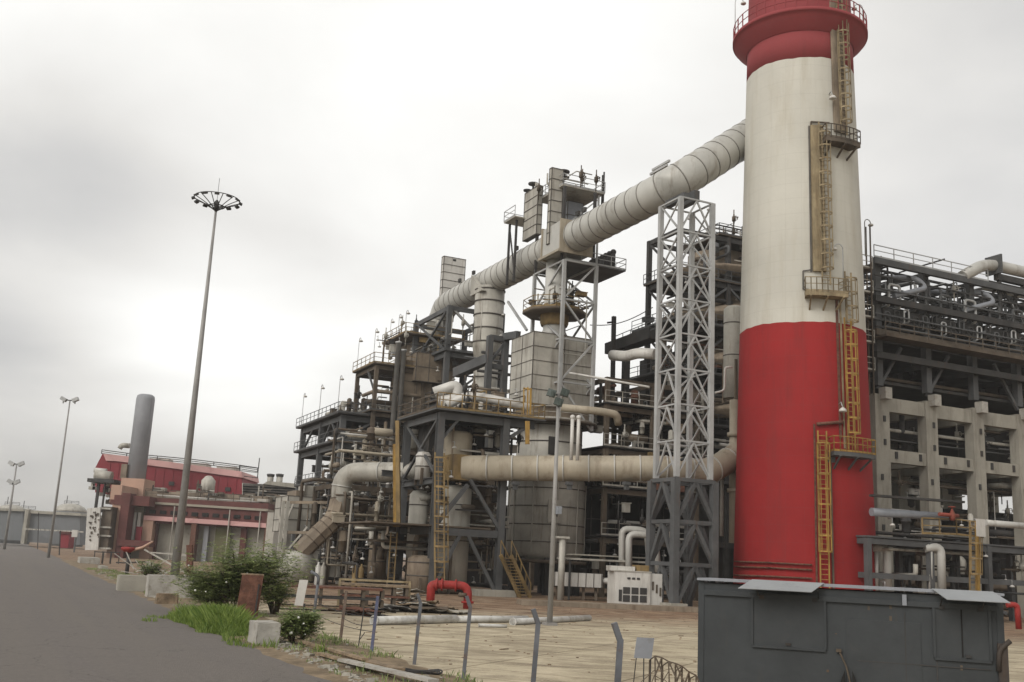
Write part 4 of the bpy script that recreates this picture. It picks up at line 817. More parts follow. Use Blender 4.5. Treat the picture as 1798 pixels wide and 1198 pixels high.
for k in (0, 1): part(T, 'ladder', MB().beam(W(ur-1.2+k*.5, vL-.6, 18), W(ur-1.2+k*.5, vL-.6, 33), .1), MT['brown'])
for z in (20, 22.4, 24.6, 26.8, 29): deck(T, ur-1, ur+5, vL-3.4, vL-.4, z, 'brown', 's', 'clad', ov=.1)
for k in (0, 1): hook_lamp(T, W(ur-1.4+k*2, vL-1.4, 30), 3.4, V, .045)
q = P(1578, 900, 118); T = thing('distant_block', 'tan block with a red lean-to seen through the concrete bays', 'building', Vector((q.x, q.y, 0)))
a, c = P(1552, 870, 118), P(1604, 838, 118); part(T, 'wall', MB().box(((a.x+c.x)/2, 121, c.z/2), (c.x-a.x, 6, c.z), Vector((1, 0, 0)), Vector((0, 1, 0))), MT['tan']); a, c = P(1560, 792, 120), P(1602, 772, 120); part(T, 'lean_to', MB().box(((a.x+c.x)/2, 125, (a.z+c.z)/2), (c.x-a.x, 5, c.z-a.z), Vector((1, 0, 0)), Vector((0, 1, 0))), MT['redpipe']); part(T, 'post', MB().beam(((a.x+c.x)/2, 124, 0), ((a.x+c.x)/2, 124, a.z), .6), MT['conc'])
# big pipe along the top, on trestles
T, _ = ductline('overhead_pipe', 'big grey pipe running along the top of the right hand rack', [P(1690, 486, 92), P(1722, 467, 93), P(1745, 466, 94), P(1745, 466, 94)+V*30], .55, 'duct', 40, 1.0, 18)
b = MB(); q = P(1745, 466, 94); b.prism([q-V*.1-Z*.9-D*.9, q-V*.1-Z*.9+D*.9, q-V*.1+Z*.9+D*.9, q-V*.1+Z*.9-D*.9], V*.2); part(T, 'gusset', b, MT['steel'])
for k in (0, 8, 16): c = q+V*(k+.6)-Z*.5; part(T, 'trestle', MB().beam(c, c-Z*4, .3).beam(c-Z*1, c-Z*3.6-V*1.8, .18).beam(c-Z*1, c-Z*3.6+V*1.8, .18), MT['dark'])
part(T, 'girder', MB().beam(q+V*.2-Z*1.1, q+V*30-Z*1.1, .5, .6), MT['dark'])
# ground level between rack and chimney
T = thing('pipe_bridge', 'low dark pipe bridge with yellow rails in front of the concrete columns', 'pipe bridge', W(62, 75, 0)); q = uvz(P(1560, 940, 76)); uu, vq = q[0], q[1]
frame(T, (uu, uu+3), (vq-2, vq+4, vq+10, vq+16), [3.2, 5.6], .4, .4, 'steel'); deck(T, uu, uu+3, vq-2, vq+16, 5.65, 'steel', '', 'ochre', ov=.2)
b = MB(); b.rail([P(1620, 938, 75.5), P(1680, 940, 77), P(1716, 944, 78)], 1.15, 1.2, .045); part(T, 'handrail', b, MT['ochre'])
ladder(T, P(1708, 1045, 77), P(1708, 915, 77), V, -D, True, 'ochre', .6, 1.5, r=.045); part(T, 'cable_tray', MB().beam(P(1718, 1040, 77), P(1715, 915, 77), .2), MT['yellow'])
part(T, 'sign_board', MB().box(P(1722, 927, 76), (.08, .85, 1.25)), MT['white'])
clutter(T, uu, uu+4, vq-2, vq+16, .3, 5.4, 50, 101, ('dark', 'brown', 'clad', 'steel', 'dark'), .3, .6); clutter(T, uu, uu+3, vq-2, vq+16, 5.8, 7.5, 14, 102, ('dark', 'clad', 'steel'), .2)
b = MB(); b.tube([P(1530, 899, 75.5), P(1664, 908, 77.5)], .30, 14); solo('insulated_pipe', b, MT['plate'], 'pale horizontal pipe on the low bridge just right of the chimney', 'pipe')
b = MB(); b.tube([P(1730, 918, 80), P(1815, 925, 82)], .25, 10); solo('insulated_pipe', b, MT['duct'], 'thin pale pipe leading off the right edge of the rack', 'pipe')
b = MB(); b.beam(P(1530, 870, 74.5), P(1690, 882, 77), .5, .16); solo('cable_tray', b, MT['dark'], 'long dark cable tray just above the pale pipe right of the chimney', 'tray')
b = MB(); q = P(1672, 905, 76.5); b.lathe(q, [(.1, -.4), (.2, -.3), (.26, 0), (.12, .3), (.07, .5)], 10); b.tube([q-V*1.3, q+V*.6], .14, 8); wheel(b, q+Z*.6, .25, Z); solo('control_valve', b, MT['redpipe'], 'red control valve on the low bridge above the yellow rail', 'valve')
for k, (x, lab) in enumerate(((1545, 'white hooked pipe bend beside the foot of the chimney'), (1640, 'white hooked pipe bend below the yellow rail of the low bridge'))):
    b = MB(); b.pipe([P(x-16, 963, 77.6), P(x+12, 960, 77.6), P(x+14, 1034, 77.6)], .30, 1.3, 12); b.tube([P(x-6, 965, 77.6), P(x-6, 1040, 77.6)], .15, 8); solo('pipe_bend', b, MT['duct'], lab, 'pipe')
b = MB(); b.pipe([P(1768, 1062, 62), P(1786, 1062, 62), P(1789, 1105, 62)], .17, .5, 10); solo('hydrant_pipe', b, MT['red'], 'small red bent pipe at the right edge beyond the container', 'pipe')
fx = Vector((.985, .17, 0)); fy = Vector((-.17, .985, 0))
# ------------------------------------------------------------------ plants
def leafmat(name, c0, c1):
    m_ = bpy.data.materials.new(name); m_.use_nodes = True; t = m_.node_tree; n = t.nodes; l = t.links; b = n['Principled BSDF']; b.inputs['Roughness'].default_value = .6
    g = n.new('ShaderNodeNewGeometry'); r = n.new('ShaderNodeValToRGB'); r.color_ramp.elements[0].color = c0+(1,); r.color_ramp.elements[1].color = c1+(1,); l.new(g.outputs['Random Per Island'], r.inputs[0]); l.new(r.outputs[0], b.inputs['Base Color'])
    tr = n.new('ShaderNodeBsdfTranslucent'); l.new(r.outputs[0], tr.inputs[0]); ms = n.new('ShaderNodeMixShader'); ms.inputs[0].default_value = .4; l.new(b.outputs[0], ms.inputs[1]); l.new(tr.outputs[0], ms.inputs[2]); l.new(ms.outputs[0], n['Material Output'].inputs[0]); return m_
b = None; MT['leaf'] = leafmat('shrub_leaf', (.08, .12, .035), (.34, .40, .15)); MT['leafd'] = leafmat('dark_leaf', (.09, .13, .04), (.38, .43, .17)); MT['grass'] = leafmat('fresh_grass', (.085, .15, .02), (.25, .32, .07))
MT['bloom'] = mat('white_bloom', (.6, .6, .55), .7, 0, .1, 3, bump=0); MT['stem'] = mat('shrub_stem', (.09, .07, .045), .9, 0, .3, 3)
def bush(name, label, c, rx, ry, h, n, seed, lm='leaf', ls=.11, cat='bush', blooms=0, spray=True):
    r = random.Random(seed); c = Vector(c); T = thing(name, label, cat, c); st = MB(); lf = MB(); tips = []
    for k in range(16):
        a = r.uniform(0, 6.283); e_ = r.uniform(.35, 1); p = c+Vector((math.cos(a)*.15, math.sin(a)*.15, 0)); q = c+Vector((math.cos(a)*rx*e_*.8, math.sin(a)*ry*e_*.8, h*r.uniform(.4, .95)))
        mid = p.lerp(q, .5)+Z*h*.15; pts = [p, mid, q]; st.tube(fillet(pts, h*.3, 3), [.03+.0*i for i in range(len(fillet(pts, h*.3, 3)))], 5); tips += [(q, 1), (mid, .6), (p.lerp(q, .75)+Z*.1, .8)]
    for k in range(n):
        t, w_ = r.choice(tips); cl = t+Vector((r.gauss(0, rx*.20), r.gauss(0, ry*.20), r.gauss(0, h*.11))); cl.z = max(cl.z, c.z+.03)
        # a small spray of leaflets on either side of a twig
        a = r.uniform(0, 6.283); dv = Vector((math.cos(a), math.sin(a), r.uniform(-.35, .45))).normalized(); sd_ = dv.cross(Z).normalized()
        m_ = r.randint(3, 6) if spray else 1
        for j in range(m_):
            o = cl+dv*(j*ls*.55); 
            for s in (-1, 1):
                d2 = (sd_*s+dv*.5+Z*r.uniform(-.3, .3)).normalized(); wd = d2.cross(Z).normalized()*ls*.28; lf.add([o, o+d2*ls*.5+wd, o+d2*ls, o+d2*ls*.5-wd+Z*.01], [(0, 1, 2, 3)])
    part(T, 'stem', st, MT['stem']); part(T, 'foliage', lf, MT[lm])
    if blooms:
        bl = MB()
        for k in range(blooms): t, w_ = r.choice(tips); bl.ball(t+Vector((r.gauss(0, rx*.25), r.gauss(0, ry*.25)-.1, r.gauss(0, h*.1))), r.uniform(.015, .045), 4)
        part(T, 'blossom', bl, MT['bloom'])
    return T
q = G(418, 1080); bush('bush', 'large feathery green bush behind the rusty metal sheet', q+Vector((-.1,0,0)), 2.8, 1.7, 2.8, 4600, 1, 'leafd', .12, blooms=30)
bush('bush', 'low dark bush filling in right behind the white concrete block', G(372, 1072), 1.5, 1.0, 1.5, 1500, 7, 'leafd', .12, blooms=10)
bush('bush', 'straggly green bush between fence foot and broken concrete block', G(518, 1135), .66, .6, 1.05, 1100, 2, 'leaf', .075, blooms=14)
bush('bush', 'low green bush behind the grey concrete block near the fire hydrant', G(262, 1022), 1.1, 1.0, 1.5, 500, 3, 'leaf', .12, blooms=6)
bush('bush', 'small bush rising behind the rusty sheet toward the leaning white tag', G(482, 1078), 1.0, .8, 1.5, 600, 9, 'leafd', .10, blooms=8)
# grass mound and weeds
def tufts(b, c, rx, ry, h, n, r, lean=.3):
    for _ in range(n):
        a = r.uniform(0, 6.283); e_ = math.sqrt(r.random()); x, y = math.cos(a)*e_, math.sin(a)*e_; hh = h*(1-.75*e_*e_)*r.uniform(.55, 1.1); p = Vector(c)+D*(x*ry)+V*(y*rx)
        t = p+Vector((r.gauss(0, lean)*hh, r.gauss(0, lean)*hh, hh)); w_ = Vector((r.uniform(-1, 1), r.uniform(-1, 1), 0)).normalized()*.014; b.add([p-w_, p+w_, (p+t)/2+w_+Z*hh*.15, t], [(0, 1, 2, 3)])
r5 = random.Random(8); b = MB(); tufts(b, G(388, 1106), .95, 3.2, .85, 9000, r5); tufts(b, G(338, 1092), .8, 3, .6, 3000, r5)
for k in range(60): u_, v_, _z = uvz(G(385, 1103)); tufts(b, W(u_+r5.gauss(0, 3.2), v_+r5.gauss(.1, .9), .03), .3, .5, r5.uniform(.12, .4), 60, r5)
o = ground('tall_grass', b, MT['grass']); tag(o, 'bright green tall grass mound beside the road', 'grass', kind='stuff')
b = MB()
for k in range(260):
    u = r5.uniform(17, 110); v = ROADV+r5.uniform(.1, 2.8); tufts(b, W(u, v, .05), .35, .5, r5.uniform(.08, .3), 26, r5)
o = ground('weeds', b, MT['leaf']); tag(o, 'sparse low weeds scattered along the road verge', 'weeds', kind='stuff')
# rubble along the verge
b = MB()
for k in range(1500):
    u = r5.uniform(14, 50) if k < 1200 else r5.uniform(50, 100); v = ROADV+abs(r5.gauss(-.1, .75)); s = r5.uniform(.015, .06)*(2.2 if r5.random() < .08 else 1); p = W(u, v, .05+s*.2)
    a = Vector((r5.uniform(-1, 1), r5.uniform(-1, 1), r5.uniform(-.3, .3))).normalized(); c = a.cross(Z).normalized(); n_ = a.cross(c)
    vs = [p+a*s*x*r5.uniform(.7, 1.2)+c*s*y*r5.uniform(.6, 1.1)+n_*s*z*.5*r5.uniform(.6, 1.2) for x in (-1, 1) for y in (-1, 1) for z in (-1, 1)]; b.add(vs, [(0,1,3,2), (4,6,7,5), (0,4,5,1), (2,3,7,6), (0,2,6,4), (1,5,7,3)])
o = ground('rubble', b, MT['conc']); tag(o, 'broken stones and rubble strewn along the road edge', 'rubble', kind='stuff')
# ------------------------------------------------------------------ concrete blocks, rusty sheet, tag, planks
def chipped(c, sx, sy, sz, mt, label, seed, name='concrete_block', a=None, cat='block', bev=.05):
    r = random.Random(seed); a = a or D; bb = a.cross(Z).normalized(); me = MB(); c = Vector(c); n = 4; vs = []; k = 0
    import bmesh
    bm = bmesh.new(); bmesh.ops.create_cube(bm, size=1); bmesh.ops.bevel(bm, geom=bm.edges[:], offset=bev/max(sx, sy, sz), segments=2, affect='EDGES'); bmesh.ops.subdivide_edges(bm, edges=bm.edges[:], cuts=2, use_grid_fill=True)
    bm.verts.ensure_lookup_table()
    for v in bm.verts:
        p = v.co; me.v.append(c+a*(p.x*sx+r.gauss(0, .006))+bb*(p.y*sy+r.gauss(0, .006))+Z*(p.z*sz+sz/2+r.gauss(0, .006)))
    for f in bm.faces: me.f.append([v.index for v in f.verts]); me.s.append(False); me.m.append(0)
    bm.free(); return solo(name, me, MT[mt], label, cat)
chipped(G(303, 1052)+fy*.6, 1.2, 2.8, 1.15, 'concl', 'long whitish concrete block beside the road, left of the big bush', 1)
chipped(G(236, 1040)+fy*.6, 1.3, 2.1, .9, 'conc', 'dull grey concrete block further along the road, under the low bush', 2)
chipped(G(292, 1062), .5, .95, .5, 'timber', 'brown earthy block lying in front of the whitish concrete block', 3, 'earth_block')
chipped(G(470, 1136)+D*.6, 1.2, .68, .66, 'concl', 'short pale concrete block nearest the camera at the road edge', 4)
chipped(G(155, 990), 5, 2.2, .75, 'concl', 'far pale concrete block at the road edge before the dark trestles', 5); chipped(G(180, 1000), 4.5, .6, .35, 'conc', 'thin concrete kerb slab lying near the far pale block', 6)
T = thing('rusty_sheet', 'upright rusty brown metal sheet standing in the verge by the big bush', 'sheet', G(434, 1092)); q = G(434, 1092); s_ = Vector((.97, .24, 0))
b = MB(); b.box(q+Z*.98, (.80, .12, 1.5), s_, Vector((-.24, .97, 0)), (Z+s_*.06).normalized()); part(T, 'sheet', b, MT['rust']); b = MB(); b.beam(q+s_*.3-Vector((.03, .12, 0)), q+s_*.36+Z*1.4-Vector((.03, .12, 0)), .05); b.beam(q-s_*.3, q-s_*.3+Z*.3, .05); part(T, 'stake', b, MT['dark']); b = MB(); b.beam(q-s_*.40+Z*1.75, q+s_*.45+Z*1.75, .13, .05); part(T, 'top_edge', b, MT['timber'])
q = G(529, 1092); T = thing('marker_tag', 'leaning white plastic tag on a dark stake beside the first fence post', 'marker', q); b = MB(); b.box(P(529, 1041, q.y), (.34, .05, 1.0), Vector((1, 0, 0)), Vector((0, 1, 0)), Vector((.12, 0, 1)).normalized()); part(T, 'tag', b, MT['white']); b = MB(); b.beam(q, P(535, 1060, q.y), .06); part(T, 'stake', b, MT['dark'])
r6 = random.Random(4)
for k, (a, c, w_, lab) in enumerate((((545, 1141), (700, 1186), .24, 'long weathered plank lying by the verge, nearest the yard'), ((560, 1158), (690, 1196), .16, 'second weathered plank lying closer to the road'), ((520, 1135), (640, 1172), .12, 'thin dark batten lying beside the bush foot'), ((600, 1175), (760, 1215), .2, 'short pale plank crossing near the bottom edge'))):
    p, q = G(*a), G(*c); b = MB(); b.beam(p+Z*(.12+.03*k), q+Z*(.13+.03*k), w_*1.3, .06); solo('plank', b, MT['timber' if k != 3 else 'concl'], lab, 'plank', 'planks lying by the verge')
chipped(G(680, 1192), .9, .7, .06, 'timber', 'small square board on the ground at the bottom edge', 9, 'board', bev=.01, cat='board'); 
b = MB(); c0 = G(735, 1185)
for k in range(3): b.tube([c0+Vector((math.cos(a)*(.45+.05*k), math.sin(a)*.3, .05+.02*k+.03*math.sin(3*a))) for a in [2*math.pi*i/20 for i in range(21)]], .02, 5)
solo('cable_coil', b, MT['dark'], 'loose dark cable coil on the ground at the bottom of the yard', 'cable')
# ------------------------------------------------------------------ fence posts with cranked tops
posts = [(548, 1104, 'curved grey post by the leaning white tag, farthest left of the fence'), (597, 1128, 'brown post second from the leaning white tag'), (652, 1145, 'bluish post just left of the timber stack end'), (727, 1167, 'slim grey post between the timber stack and the red hydrant'), (813, 1195, 'tall post standing below the red hydrant pipe'), (930, 1268, 'grey cranked post just left of the lamp post foot'), (1074, 1345, 'grey cranked post left of the small tilted sign plate')]
MT['postg'] = mat('fence_post_paint', (.115, .12, .13), .6, 0, .2, 2, RUST, .35); MT['postb'] = mat('fence_post_brown', (.12, .09, .07), .7, 0, .3, 3, RUST, .4); MT['postbl'] = mat('fence_post_blue', (.09, .10, .16), .6, 0, .2, 3, RUST, .35)
pb = []
for k, (px, py, lab) in enumerate(posts):
    q = G(px, py); pb.append(q); T = thing('fence_post', lab, 'fence post', q, 'cranked fence posts along the yard'); h = (1.95, 1.85, 1.85, 1.85, 1.95, 1.98, 2.0)[k]
    b = MB(); ln = Vector((.045, 0, 1)).normalized(); p1 = q+ln*(h-.3); b.beam(q-Z*.1, p1, .085, .085) if k else b.tube([q, p1], .055, 8)
    part(T, 'upright', b, MT['postg' if k not in (1, 2) else 'postb' if k == 1 else 'postbl'])
    if k not in (1, 2):
        b = MB(); b.beam(p1-ln*.03, p1+Vector((-.10, -.02, .22)), .075, .075) if k else b.tube(fillet([p1-ln*.1, p1+ln*.2, p1+Vector((-.3, 0, .35))], .2), .055, 8); part(T, 'cranked_arm', b, MT['postg'])
for k in range(3):
    z = (.55, .95, .75)[k]; a, c = pb[0 if k < 2 else 1], pb[2]
    b = MB(); b.tube([a.lerp(c, t)+Z*(z-.1*math.sin(math.pi*t)) for t in [i/8 for i in range(9)]], .010, 4); solo('fence_wire', b, MT['dark'], ('lowest sagging wire', 'top sagging wire', 'middle short sagging wire')[k]+' between the left fence posts', 'wire')
b = MB(); q = G(629, 1138); b.beam(q, q+Z*1.15+Vector((.08, 0, 0)), .03); b.beam(q+Z*.2, q+Z*.45+Vector((.16, 0, 0)), .025); solo('stake', b, MT['dark'], 'thin bent dark stake between the brown and bluish posts', 'stake')
# sign plate and tangled wire cage by the container
q = G(1128, 1290); T = thing('sign_plate', 'small blank grey plate tilted on thin legs left of the container', 'sign', q); c = P(1131, 1138, q.y)
b = MB(); b.box(c, (.30, .015, .34), Vector((1, .1, 0)).normalized(), Vector((-.1, 1, 0)).normalized(), Vector((.12, 0, 1)).normalized()); part(T, 'plate', b, MT['plate']); 
for dx, e_ in ((-.12, -.2), (.0, .02), (.12, -.02)): part(T, 'leg', MB().beam(c+Vector((dx, .02, -.1)), Vector((q.x+dx+e_*.6, q.y, 0)), .014), MT['dark'])
q0 = P(1150, 1150, 14.5); q1 = P(1222, 1182, 14.5); b = MB(); r7 = random.Random(3); n_ = 7; tops = [q0.lerp(q1, i/(n_-1))+Z*r7.uniform(-.03, .03) for i in range(n_)]
for i, t in enumerate(tops):
    b.beam(t, Vector((t.x+r7.uniform(-.08, .08), t.y, 0)), .016)
    if i: b.beam(tops[i-1], t, .018); b.beam(tops[i-1]-Z*.25, t-Z*.28, .010); b.beam(tops[i-1]-Z*.5, t-Z*.52, .010)
    b.beam(t, t+Vector((.1*r7.choice((-1, 1)), -.1, -.22)), .016)
for k in range(14): t = r7.choice(tops); b.beam(t-Z*r7.uniform(0, .6), t+Vector((r7.uniform(-.2, .2), r7.uniform(-.2, .2), -r7.uniform(.1, .7))), .008)
for t in tops[::2]: b.beam(t+Vector((0, .5, -.1)), Vector((t.x, t.y+.5, 0)), .014); b.beam(t, t+Vector((0, .5, -.1)), .012)
solo('wire_cage', b, MT['brown'], 'tangled rusty wire cage leaning against the left end of the container', 'cage')
# ------------------------------------------------------------------ container cabin
MT['cont'] = mat('container_paint', (.038, .042, .044), .55, .0, .14, .9, (.055, .048, .040), .18, streak=2.2, bump=.35, bscale=1.6); MT['cont2'] = mat('container_panel_paint', (.040, .044, .046), .5, 0, .12, 1.5, (.05, .05, .05), .3, bump=.1, bscale=3)
MT['flap'] = mat('awning_paint', (.25, .26, .265), .45, .1, .08, 1.5, (.18, .18, .18), .25, bump=.05)
ce_ = Vector((.955, -.297, 0)).normalized(); cn = Vector((ce_.y, -ce_.x, 0))    # along the front, and out of it towards the camera
q = P(1226, 1030, 22.4); C0 = Vector((q.x, q.y, 0)); LZ = 2.56; LL = 5.86
def cq(x, y, z): return C0+ce_*x+cn*y+Z*z
T = thing('container_cabin', 'dark grey shipping container cabin with two raised pale window awnings', 'container', cq(LL/2, -1.2, 0))
def cbox(x0, x1, y0, y1, z0, z1, b=None): b = b or MB(); return b.box(cq((x0+x1)/2, (y0+y1)/2, (z0+z1)/2), (x1-x0, y1-y0, z1-z0), ce_, cn, Z)
b = MB(); cbox(.05, LL-.05, -2.4, -.05, .12, LZ-.1, b)
part(T, 'shell', b, MT['cont']); b = MB()
for x in (0, LL-.12): cbox(x, x+.12, -.12, -.035, 0, LZ-.05, b); cbox(x, x+.12, -2.44, -2.3, 0, LZ, b)
cbox(.12, LL-.12, -.1, .02, 0, .16, b); cbox(.12, LL-.12, -.09, .015, LZ-.34, LZ-.24, b); part(T, 'frame', b, MT['cont'])
b = MB(); cbox(-.02, LL+.02, -2.46, .06, LZ-.05, LZ, b); part(T, 'roof', b, MT['plate'])
win = ((1.13, 2.52), (4.62, 5.58))
for i, (x0, x1) in enumerate(win):
    b = MB(); cbox(x0, x1, -.05, -.02, LZ-1.28, LZ-.34, b); w_ = part(T, 'window_shutter', b, MT['cont2']); b = MB()
    z0 = LZ-1.28
    cbox(x0-.03, x1+.03, -.05, .0, z0-.05, z0, b); cbox(x0-.05, x0, -.05, .01, z0, LZ-.34, b); cbox(x1, x1+.05, -.05, .01, z0, LZ-.34, b); part(w_, 'frame', b, MT['cont'])
    if i: b = MB(); cbox((x0+x1)/2-.012, (x0+x1)/2+.012, -.03, -.008, z0+.03, LZ-.35, b); part(w_, 'seam', b, MT['black'])
    s0, s1, ti = ((x0-.02, x1+.02, -.24), (x0-.05, x1+.1, .22))[i]; b = MB(); t0, t1 = cq(s0, .05, LZ+.015), cq(s1, .05, LZ+.015); f0, f1 = cq(s0+ti, .62, LZ-.17), cq(s1+ti, .62, LZ-.17)
    nn = (t1-t0).cross(f0-t0).normalized()*.012; b.add([t0, t1, f1, f0, t0-nn, t1-nn, f1-nn, f0-nn], [(0, 1, 2, 3), (7, 6, 5, 4), (0, 4, 5, 1), (1, 5, 6, 2), (2, 6, 7, 3), (3, 7, 4, 0)]); part(T, 'awning', b, MT['flap'])
    for x in (x0+.1, x1-.1): part(T, 'awning_stay', MB().beam(cq(x, .0, LZ-.3), cq(x, .5, LZ-.13), .018), MT['dark'])
b = MB(); cbox(2.95, 4.35, -.05, -.035, .5, 1.9, b); part(T, 'door_panel', b, MT['cont2']); b = MB()
for z in (LZ-1.46,): cbox(3.15, 5.6, -.052, -.03, z, z+.02, b)
for x in (4.05, 4.62): cbox(x, x+.02, -.052, -.034, .5, 2.1, b)
part(T, 'seam', b, MT['dark'])
b = MB(); b.pipe([cq(2.82, .0, LZ-1.32), cq(2.86, .05, LZ-1.4), cq(2.94, .03, LZ-1.58), cq(3.0, .05, LZ-1.85), cq(3.04, .03, LZ-2.1)], .018, .05, 6); b.box(cq(2.8, .0, LZ-1.28), (.1, .05, .06), ce_, cn, Z); part(T, 'cable', b, MT['brown'])
for x in (1.3, 2.35, 4.75, 5.45): part(T, 'hinge', cbox(x-.05, x+.05, -.04, .03, LZ-.36, LZ-.28), MT['dark'])
for x in (1.82, 5.2): part(T, 'latch', cbox(x-.05, x+.05, -.04, .02, LZ-1.25, LZ-1.2), MT['dark'])
b = MB(); r10 = random.Random(3)
for k in range(9): x = r10.uniform(.2, LL-.3); z = r10.choice((r10.uniform(.4, .9), r10.uniform(2.1, 2.2), r10.uniform(.9, 2.0))); s_ = r10.uniform(.01, .035); b.box(cq(x, -.047, z), (s_*2, .004, s_*r10.uniform(1, 5)), ce_, cn, Z)
part(T, 'rust_spot', b, MT['brown'])
b = MB(); cbox(4.02, 4.1, 0.0, .05, LZ-.33, LZ-.12, b); part(T, 'roof_bracket', b, MT['plate'])
for s in (-1, 1): x = 2.98+s*.07; b = MB(); b.prism([cq(x, .03, .92), cq(x, .03, 0), cq(x+s*.34, .03, 0)], cn*.03); part(T, 'gusset', b, MT['black'])
b = MB(); cbox(5.72, 5.9, -.05, .03, .3, 1.62, b); b.pipe([cq(5.72, .03, 1.1), cq(5.74, .05, 1.5), cq(5.95, .04, 1.68)], .05, .2, 6); part(T, 'corner_duct', b, MT['dark'])
# ------------------------------------------------------------------ yard objects
b = MB(); q0, q1 = P(757, 1034, 60), P(822, 1036, 60); r_ = .21
T = thing('hydrant_pipe', 'red flanged hydrant pipe bent like an arch above the fence', 'hydrant', Vector((q0.x, 60, 0)))
b.pipe([Vector((q0.x, 60, 0)), Vector((q0.x, 60, 1.15)), Vector((q0.x+.2, 60, 1.25)), Vector((q1.x, 60, 1.25)), Vector((q1.x, 60, 0))], .24, .5, 14); part(T, 'pipe', b, MT['red'])
b = MB()
for x in (q0.x+.25, q0.x+.55, q1.x-.75): b.tube([Vector((x, 60, 1.24)), Vector((x+.1, 60, 1.24))], .34, 14)
b.tube([Vector((q1.x, 60, .3)), Vector((q1.x, 60, .42))], .36, 14); part(T, 'flange', b, MT['red']); b = MB(); b.tube([Vector((q1.x-.1, 59.8, .75)), Vector((q1.x-.5, 59.7, .75))], .12, 8); part(T, 'outlet', b, MT['brown'])
def lamp_pole(label, base, h, r0, r1, heads, name='lamp_post', cat='lamp post', mt='pole'):
    T = thing(name, label, cat, base); part(T, 'pole', MB().tube([base, base+Z*h], [r0, r1], 12), MT[mt]); b = MB(); b.box(base+Z*.06, (r0*4, r0*4, .12)); part(T, 'base_plate', b, MT[mt]); return T
q = G(965, 1098); hp = P(983, 690, q.y).z; T = lamp_pole('tall slim lamp post rising in front of the lower duct, dark floodlights on top', q, hp, .13, .07, 3); MT['lampg'] = mat('lamp_green_grey', (.07, .085, .075), .5, 0, .2, 3)
part(T, 'cross_arm', MB().beam(q+Z*(hp-.1)-Vector((.55, 0, 0)), q+Z*(hp-.1)+Vector((.35, 0, 0)), .07), MT['lampg'])
for dx, dz, tl in ((-.35, .05, -.6), (.28, .1, .7), (0, -.35, 0)): c = q+Vector((dx, -.12, hp+dz-.1)); b = MB(); b.box(c, (.42, .22, .34), Vector((1, tl*.5, -.3)).normalized(), Vector((0, 1, 0)), Vector((.3, 0, 1)).normalized()); b.box(c-Vector((0, .12, .05)), (.36, .04, .28)); part(T, 'floodlight', b, MT['lampg'])
part(T, 'junction_box', MB().box(q+Z*5.1+Vector((.2, -.1, 0)), (.22, .22, .35)), MT['plate'])
# compressor unit
q = G(1118, 1066); uq = uvz(q); 
T = thing('compressor_unit', 'boxy white compressor cabinet with dark grilles at the foot of the lattice tower', 'compressor', q)
def qb(c, x, y, z, s): return MB().box(c+fx*x+fy*y+Z*z, s, fx, fy, Z)
part(T, 'cabinet', qb(q, -.3, 1.1, 1.25, (2.6, 2.0, 2.3)), MT['white']); part(T, 'side_cabinet', qb(q, 1.5, 1.2, 1.2, (.9, 1.8, 2.3)), MT['white']); part(T, 'top_box', qb(q, -1.0, .9, 2.6, (1.8, 1.2, .35)), MT['white']); part(T, 'top_box', qb(q, .5, .9, 2.65, (.9, 1.2, .5)), MT['ochre'])
for i in range(3):
    for j in range(2): part(T, 'grille', qb(q, -.75+i*.62, .08, .55+j*.55, (.5, .06, .46)), MT['dark'])
part(T, 'grille', qb(q, -1.2, .08, .75, (.22, .06, .8)), MT['dark']); part(T, 'top_edge', qb(q, -.3, 1.1, 2.44, (2.75, 2.1, .08)), MT['clad'])
for i in range(3): part(T, 'label_plate', qb(q, -.6+i*.35, .08, 1.95, (.22, .05, .14)), MT['dark'])
for i in range(3): part(T, 'panel', qb(q, 1.25+i*.28, .27, 1.5-i*.2, (.12, .06, .6)), MT['brown'])
q2 = P(1012, 1018, 84); b = MB(); b.box(q2, (3.9, 1.2, 1.05), fx, fy, Z); b.mi = 1
for i in range(7): b.box(q2+fx*(-1.9+i*.63)-fy*.02, (.05, 1.24, 1.1), fx, fy, Z)
T = thing('ribbed_duct', 'white ribbed rectangular duct leading to the compressor cabinet', 'duct', q2-Z*2); part(T, 'duct_shell', b, [MT['white'], MT['seam']]); part(T, 'tube', MB().tube([q2+fx*1.9, P(1095, 1021, 83.3)], .24, 12), MT['white']); 
for x in (-1.5, .6, 1.6): b = MB(); b.beam(q2+fx*x-Z*.5, Vector(((q2+fx*x).x, q2.y, 0)), .22); part(T, 'leg', b, MT['brown'])
q3 = P(1075, 985, 85); T = thing('canopy', 'flat thin canopy roof on posts behind the ribbed white duct', 'canopy', Vector((q3.x, q3.y, 0))); b = MB(); b.box(q3, (8.4, 3.2, .14), fx, fy, Vector((.05, 0, 1)).normalized()); part(T, 'roof', b, MT['clad']); b = MB(); b.box(q3+Z*.35+fy*.8, (6.6, 2.4, .1), fx, fy, Z); part(T, 'roof', b, MT['conc'])
for x, y in ((-3.8, -1.4), (3.8, -1.4), (-3.8, 1.4), (3.8, 1.4), (0, -1.4)): c = q3+fx*x+fy*y; part(T, 'post', MB().beam(c, Vector((c.x, c.y, 0)), .12), MT['steel'])
q4 = P(986, 1000, 82); b = MB(); b.tube([Vector((q4.x, 82, 0)), P(988, 945, 82)], .26, 12); b.box(P(988, 944, 82), (1.0, .7, .16), fx, fy, Z); solo('vent_post', b, MT['clad'], 'pale vent post with a flat cap beside the lamp post', 'post')
b = MB(); b.box((G(1090, 1070)+Z*.15+fy*.9), (13.2, 2.0, .3), fx, fy, Z); solo('concrete_plinth', b, MT['cladb'], 'long low concrete plinth under the compressor cabinet', 'plinth')
